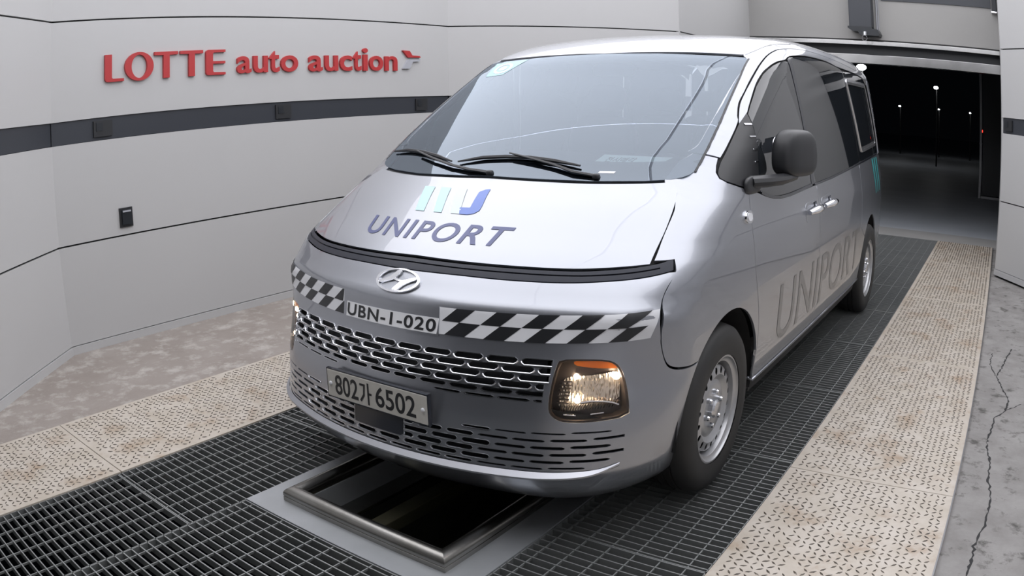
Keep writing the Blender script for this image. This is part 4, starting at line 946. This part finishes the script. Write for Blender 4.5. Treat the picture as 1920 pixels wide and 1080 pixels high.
# ---- wheels
def wheel(s, y):
    x = s*.952; e = empty('wheel', (s*.85, y, WZ), van); c = (0, y, WZ)
    X0 = .876
    pr = [(-.105, .222), (-.110, .255), (-.112, .285), (-.104, .318), (-.088, .336), (-.06, .343)]
    pr = pr+[(-.045, .345), (-.043, .338), (-.036, .338), (-.034, .345), (-.004, .345), (-.002, .338), (.004, .338), (.006, .345), (.034, .345), (.036, .338), (.043, .338), (.045, .345)]+[(-a, r) for a, r in pr[::-1]]
    MB().lathe([(s*(X0+a), r) for a, r in pr], 'x', c, 64).build('tyre', 'rubber', e, smooth=True)
    X = lambda a: s*(X0+a)
    rp = [(.098, .224), (.102, .221), (.102, .214), (.094, .210), (.088, .203), (.086, .195), (.070, .190), (.045, .187), (.040, .182), (.070, .176)]
    rp2 = [(.072, .140), (.064, .130), (.056, .118), (.060, .108), (.064, .100), (.060, .070), (.058, .038), (.058, .0)]
    MB().lathe([(X(a), r) for a, r in rp], 'x', c, 64).build('rim', 'wheel_paint', e, smooth=True)
    MB().lathe([(X(a+.010), r) for a, r in rp2], 'x', c, 64).build('wheel_centre', 'wheel_paint', e, smooth=True)
    MB().lathe([(X(.098), .224), (X(-.09), .20), (X(-.1), .05), (X(-.1), 0)], 'x', c, 32).build('rim_barrel', 'dark_plastic_and_shade', e)
    circ = lambda r: [(r*math.cos(t), r*math.sin(t)) for t in np.linspace(0, 2*math.pi, 64, endpoint=False)]
    slots = []
    for k in range(18):
        a = 2*math.pi*(k+.5)/18; r = .157
        slots.append([((r+.0145*math.cos(g))*math.cos(a)-.0115*math.sin(g)*math.sin(a), (r+.0145*math.cos(g))*math.sin(a)+.0115*math.sin(g)*math.cos(a)) for g in np.linspace(0, 2*math.pi, 14, endpoint=False)])
    v, T = fill2d(circ(.176), [circ(.140)]+slots, .02); rad = np.hypot(v[:, 0], v[:, 1]); ax = np.interp(rad, [.140, .150, .168, .176], [.072, .070, .068, .060])
    P = np.stack([s*(X0+ax+.010), y+v[:, 0], WZ+v[:, 1]], -1); Pb = P.copy(); Pb[:, 0] -= s*.0028; n = len(P); T = T if s > 0 else T[:, ::-1]
    MB().add(np.concatenate([P, Pb]), [tuple(q) for q in T]+[(b_, a_, n+a_, n+b_) for a_, b_ in bedges(T)]).build('vented_disc', 'wheel_paint', e, smooth=True)
    MB().lathe([(X(.068), .040), (X(.086), .038), (X(.094), .030), (X(.096), 0)], 'x', c, 24).build('hub_cap', 'satin_silver', e, smooth=True)
    for k in range(6):
        a = 2*math.pi*k/6+.3; MB().lathe([(X(.066), .0120), (X(.082), .0110), (X(.090), .008), (X(.091), 0)], 'x', (0, y+.068*math.cos(a), WZ+.068*math.sin(a)), 8).build('lug_nut', 'chrome', e)
for y in (WY, RW):
    for s in (1, -1): wheel(s, y)
# antenna and roof detail
V, F = superbox((0, 4.55, 2.015), (.05, .16, .06), 2.2, 10, warp=lambda x, y, z: (x*(1-.5*(z > 0)*z), y+.3*z, z)); mk('roof_antenna', V, F, 'black_gloss', van, smooth=True)

# ------------------------------------------------------------------ things on the walls
A0 = np.array(WL[1]); DD = np.array(WL[2])-A0; DD /= np.linalg.norm(DD); NN_ = np.array([DD[1], -DD[0]])
def onwall(s, z, d): q = A0+DD*s+NN_*d; return (q[0], q[1], z)
def wallprism(poly_sz, d0, d1, name, m, parent, V=None, T=None):
    """2D shape in wall coordinates (along, up) extruded from the wall"""
    if T is None: v, T = fill2d(poly_sz[0], poly_sz[1:], .2)
    else: v = V
    n = len(v); P = [onwall(a, z, d1) for a, z in v]+[onwall(a, z, d0) for a, z in v]
    a = np.array(P)[T]; fn = np.cross(a[:, 1]-a[:, 0], a[:, 2]-a[:, 0])[:, :2] @ NN_
    if np.median(fn) < 0: T = T[:, ::-1]
    F = [tuple(q) for q in T]+[(b, a_, n+a_, n+b) for a_, b in bedges(T)]
    return mk(name, P, F, m, parent)
sg = empty('wall_sign', onwall(2.0, 1.87, 0)); tag(sg, 'red raised lettering reading LOTTE auto auction with emblem on the white wall', 'sign')
zb_, zt_ = 1.870, 2.068
def rect(a, b, c, d): return [(a, c), (b, c), (b, d), (a, d)]
LL = [[(.440, zt_), (.440, zb_+.018), (.450, zb_+.004), (.465, zb_), (.600, zb_), (.600, zb_+.020), (.505, zb_+.022), (.498, zb_+.030), (.498, zt_)]]
ring = lambda cx, cz, rx, rz, n=40: [(cx+rx*math.cos(t), cz+rz*math.sin(t)) for t in np.linspace(0, 2*math.pi, n, endpoint=False)]
LO = [ring(.733, 1.969, .124, .106), ring(.733, 1.969, .068, .086)]
def LT(x): return [[(x, zt_), (x, zt_-.024), (x+.078, zt_-.026), (x+.078, zb_), (x+.132, zb_), (x+.132, zt_-.026), (x+.208, zt_-.024), (x+.208, zt_)]]
LE = [[(1.330, zb_+.02), (1.336, zb_+.006), (1.352, zb_), (1.512, zb_), (1.512, zb_+.020), (1.402, zb_+.022), (1.394, zb_+.030), (1.394, 1.958), (1.510, 1.958), (1.510, 1.978), (1.394, 1.978), (1.394, zt_-.028), (1.402, zt_-.022), (1.512, zt_-.020), (1.512, zt_), (1.352, zt_), (1.336, zt_-.006), (1.330, zt_-.02)]]
for q in (LL, LO, LT(.866), LT(1.094), LE): wallprism(q, -.002, .022, 'letter', 'red_sign', sg)
def word(s, spans, zb, sc_, bold):
    for ch, (a, b) in zip(s, spans):
        V, T = text2d(ch, bold); lo, hi = V.min(0), V.max(0); asc = {'t': 1.28, 'i': 1.50}.get(ch, 1.0)
        hgt = sc_*asc; U = (V-lo)/(hi-lo); v = np.stack([a+(b-a)*U[:, 0], zb+hgt*U[:, 1]], -1); wallprism(None, -.002, .022, 'letter', 'red_sign', sg, v, T)
word('auto', [(1.624, 1.765), (1.785, 1.930), (1.945, 2.050), (2.065, 2.245)], 1.872, .138, .016)
word('auction', [(2.362, 2.515), (2.540, 2.690), (2.712, 2.855), (2.868, 2.965), (2.985, 3.045), (3.065, 3.235), (3.260, 3.420)], 1.870, .138, .016)
wallprism([[(3.492, 2.066), (3.585, 2.063), (3.620, 2.020), (3.720, 2.016), (3.738, 2.000), (3.565, 1.998)]], -.002, .022, 'emblem_wing', 'red_sign', sg)
wallprism([[(3.492, 1.890), (3.562, 1.980), (3.735, 1.980), (3.705, 1.962), (3.628, 1.958), (3.585, 1.890)]], -.002, .022, 'emblem_wing', 'grey_sign', sg)
def wbox(name, s0, s1, z0, z1, d0, d1, m, parent, r=.004):
    V = [onwall(s, z, d) for z in (z0, z1) for s, d in ((s0, d0), (s1, d0), (s1, d1), (s0, d1))]
    return mk(name, V, [(0, 3, 2, 1), (4, 5, 6, 7), (0, 1, 5, 4), (1, 2, 6, 5), (2, 3, 7, 6), (3, 0, 4, 7)], m, parent)
e = empty('wall_socket', onwall(.574, .89, 0)); tag(e, 'small black wall socket box on the lower white wall panel', 'socket')
wbox('faceplate', .519, .629, .822, .961, -.001, .014, 'black_plastic', e); wbox('socket_cover', .535, .613, .840, .945, .014, .026, 'dark_panel', e)
wbox('cover_hinge', .540, .608, .930, .942, .026, .032, 'grey_sign', e)
for s0, lab in ((.345, 'black sensor box on the dark wall band below the LOTTE word'), (2.018, 'black sensor box on the dark wall band below the word auction'), (3.679, 'black sensor box on the dark wall band below the sign emblem')):
    e = empty('sensor_box', onwall(s0+.078, 1.54, 0)); tag(e, lab, 'sensor')
    wbox('sensor_body', s0, s0+.157, 1.488, 1.602, -.013, .004, 'black_plastic', e); wbox('sensor_window', s0+.02, s0+.075, 1.53, 1.59, .004, .008, 'dark_panel', e)
# sensor on the right wall band
R0 = np.array(WR[3]); RD = np.array(WR[2])-R0; RD /= np.linalg.norm(RD); RN = np.array([RD[1], -RD[0]]); RN = RN if RN[0] < 0 else -RN
def rbox(name, s0, s1, z0, z1, d0, d1, m, parent):
    V = []
    for z in (z0, z1):
        for s, d in ((s0, d0), (s1, d0), (s1, d1), (s0, d1)): q = R0+RD*s+RN*d; V.append((q[0], q[1], z))
    return mk(name, V, [(0, 3, 2, 1), (4, 5, 6, 7), (0, 1, 5, 4), (1, 2, 6, 5), (2, 3, 7, 6), (3, 0, 4, 7)], m, parent)
q = R0+RD*.12; e = empty('sensor_box', (q[0], q[1], 1.54)); tag(e, 'black sensor box on the dark band of the wall beside the doorway', 'sensor')
rbox('sensor_body', .05, .19, 1.488, 1.602, -.013, .004, 'black_plastic', e); rbox('sensor_window', .07, .12, 1.53, 1.59, .004, .008, 'dark_panel', e)
# black box hanging on the header wall
e = empty('shutter_motor', (.14, 8.44, 2.6)); tag(e, 'black shutter drive box with bracket on the grey wall above the doorway', 'motor box')
MB().bbox((-.02, 8.24, 2.625), (.292, 8.449, 3.5), .012).build('motor_case', 'wall_band', e)
MB().add([(x, y, z) for y in (8.22, 8.449) for x, z in ((-.035, 2.66), (-.035, 2.635), (.03, 2.595), (.10, 2.595), (.13, 2.55), (.18, 2.53), (.22, 2.545), (.385, 2.545), (.400, 2.575), (.375, 2.625), (.292, 2.64), (.292, 2.66))],
         [tuple(range(12)), tuple(range(12, 24))[::-1]]+[((i+1) % 12, i, 12+i, 12+(i+1) % 12) for i in range(12)]).build('bracket', 'dark_panel', e)
MB().tube([(.20, 8.21, 2.59), (.20, 8.21, 2.54)], .03, 10).build('chain_wheel', 'chrome', e, smooth=True)
a = np.linspace(0, 2*math.pi, 17); MB().tube([(.195+.035*math.cos(q), 8.20, 2.505+.035*math.sin(q)) for q in a], .004, 6, False).build('chain_loop', 'post_metal', e)
MB().tube([(.335, 8.43, 2.64), (.335, 8.43, 3.4)], .010, 8).tube([(.36, 8.43, 2.64), (.36, 8.43, 3.4)], .006, 8).build('conduit', 'grey_sign', e, smooth=True)
e = empty('wall_lamp', (2.0, 8.44, 3.05)); tag(e, 'slim black light fitting with metal end cap at the top of the header wall', 'lamp')
MB().bbox((1.975, 8.36, 3.0), (2.045, 8.449, 3.5), .006).build('lamp_body', 'dark_panel', e); MB().bbox((1.965, 8.35, 2.975), (2.05, 8.449, 3.0), .006).build('end_cap', 'chrome', e)

# ------------------------------------------------------------------ the yard outside
e = empty('gate', (1.9, 15.05, 0)); tag(e, 'dark sliding gate leaf with grey steel post standing in the night yard', 'gate')
MB().bbox((1.585, 15.0, 0), (1.645, 15.08, 3.2), .006).build('gate_post', 'post_metal', e)
MB().bbox((1.66, 15.02, .07), (2.9, 15.06, 3.1), .006).build('gate_leaf', 'dark_panel', e)
MB().bbox((1.645, 15.0, .0), (2.9, 15.08, .06), .006).build('gate_rail', 'post_metal', e)
V, F = superbox((1.65, 14.985, 1.40), (.02, .02, .06), 2, 8); mk('signal_lamp', V, F, 'red_led', e, smooth=True)
def yard_lamp(x, y, z, r, lab, n=1):
    e = empty('yard_lamp', (x, y, 0)); tag(e, lab, 'street lamp')
    MB().tube([(x, y, 0), (x, y, z-.02), (x, y-.15, z+.04)], [.03, .022, .02], 8).build('lamp_pole', 'dark_plastic_and_shade', e, smooth=True)
    V, F = superbox((x, y-.22, z), (r*2.2, r*2.2, r*1.3), 2.0, 10); mk('lamp_head', V, F, 'street_lamp', e, smooth=True)
yard_lamp(-2.93, 25, 3.12, .16, 'yard lamp with the largest white head, its pole just past the van roof')
yard_lamp(-.245, 25, 2.618, .075, 'tall yard lamp with bright round head standing alone above the smaller lights')
yard_lamp(-2.5, 32, 2.0, .05, 'small distant yard lamp above a pair of faint lights')
yard_lamp(-.72, 32, 2.0, .04, 'small distant yard lamp on the pole below the tall bright one')
yard_lamp(.72, 32, 1.98, .04, 'small distant yard lamp next to the gate post')
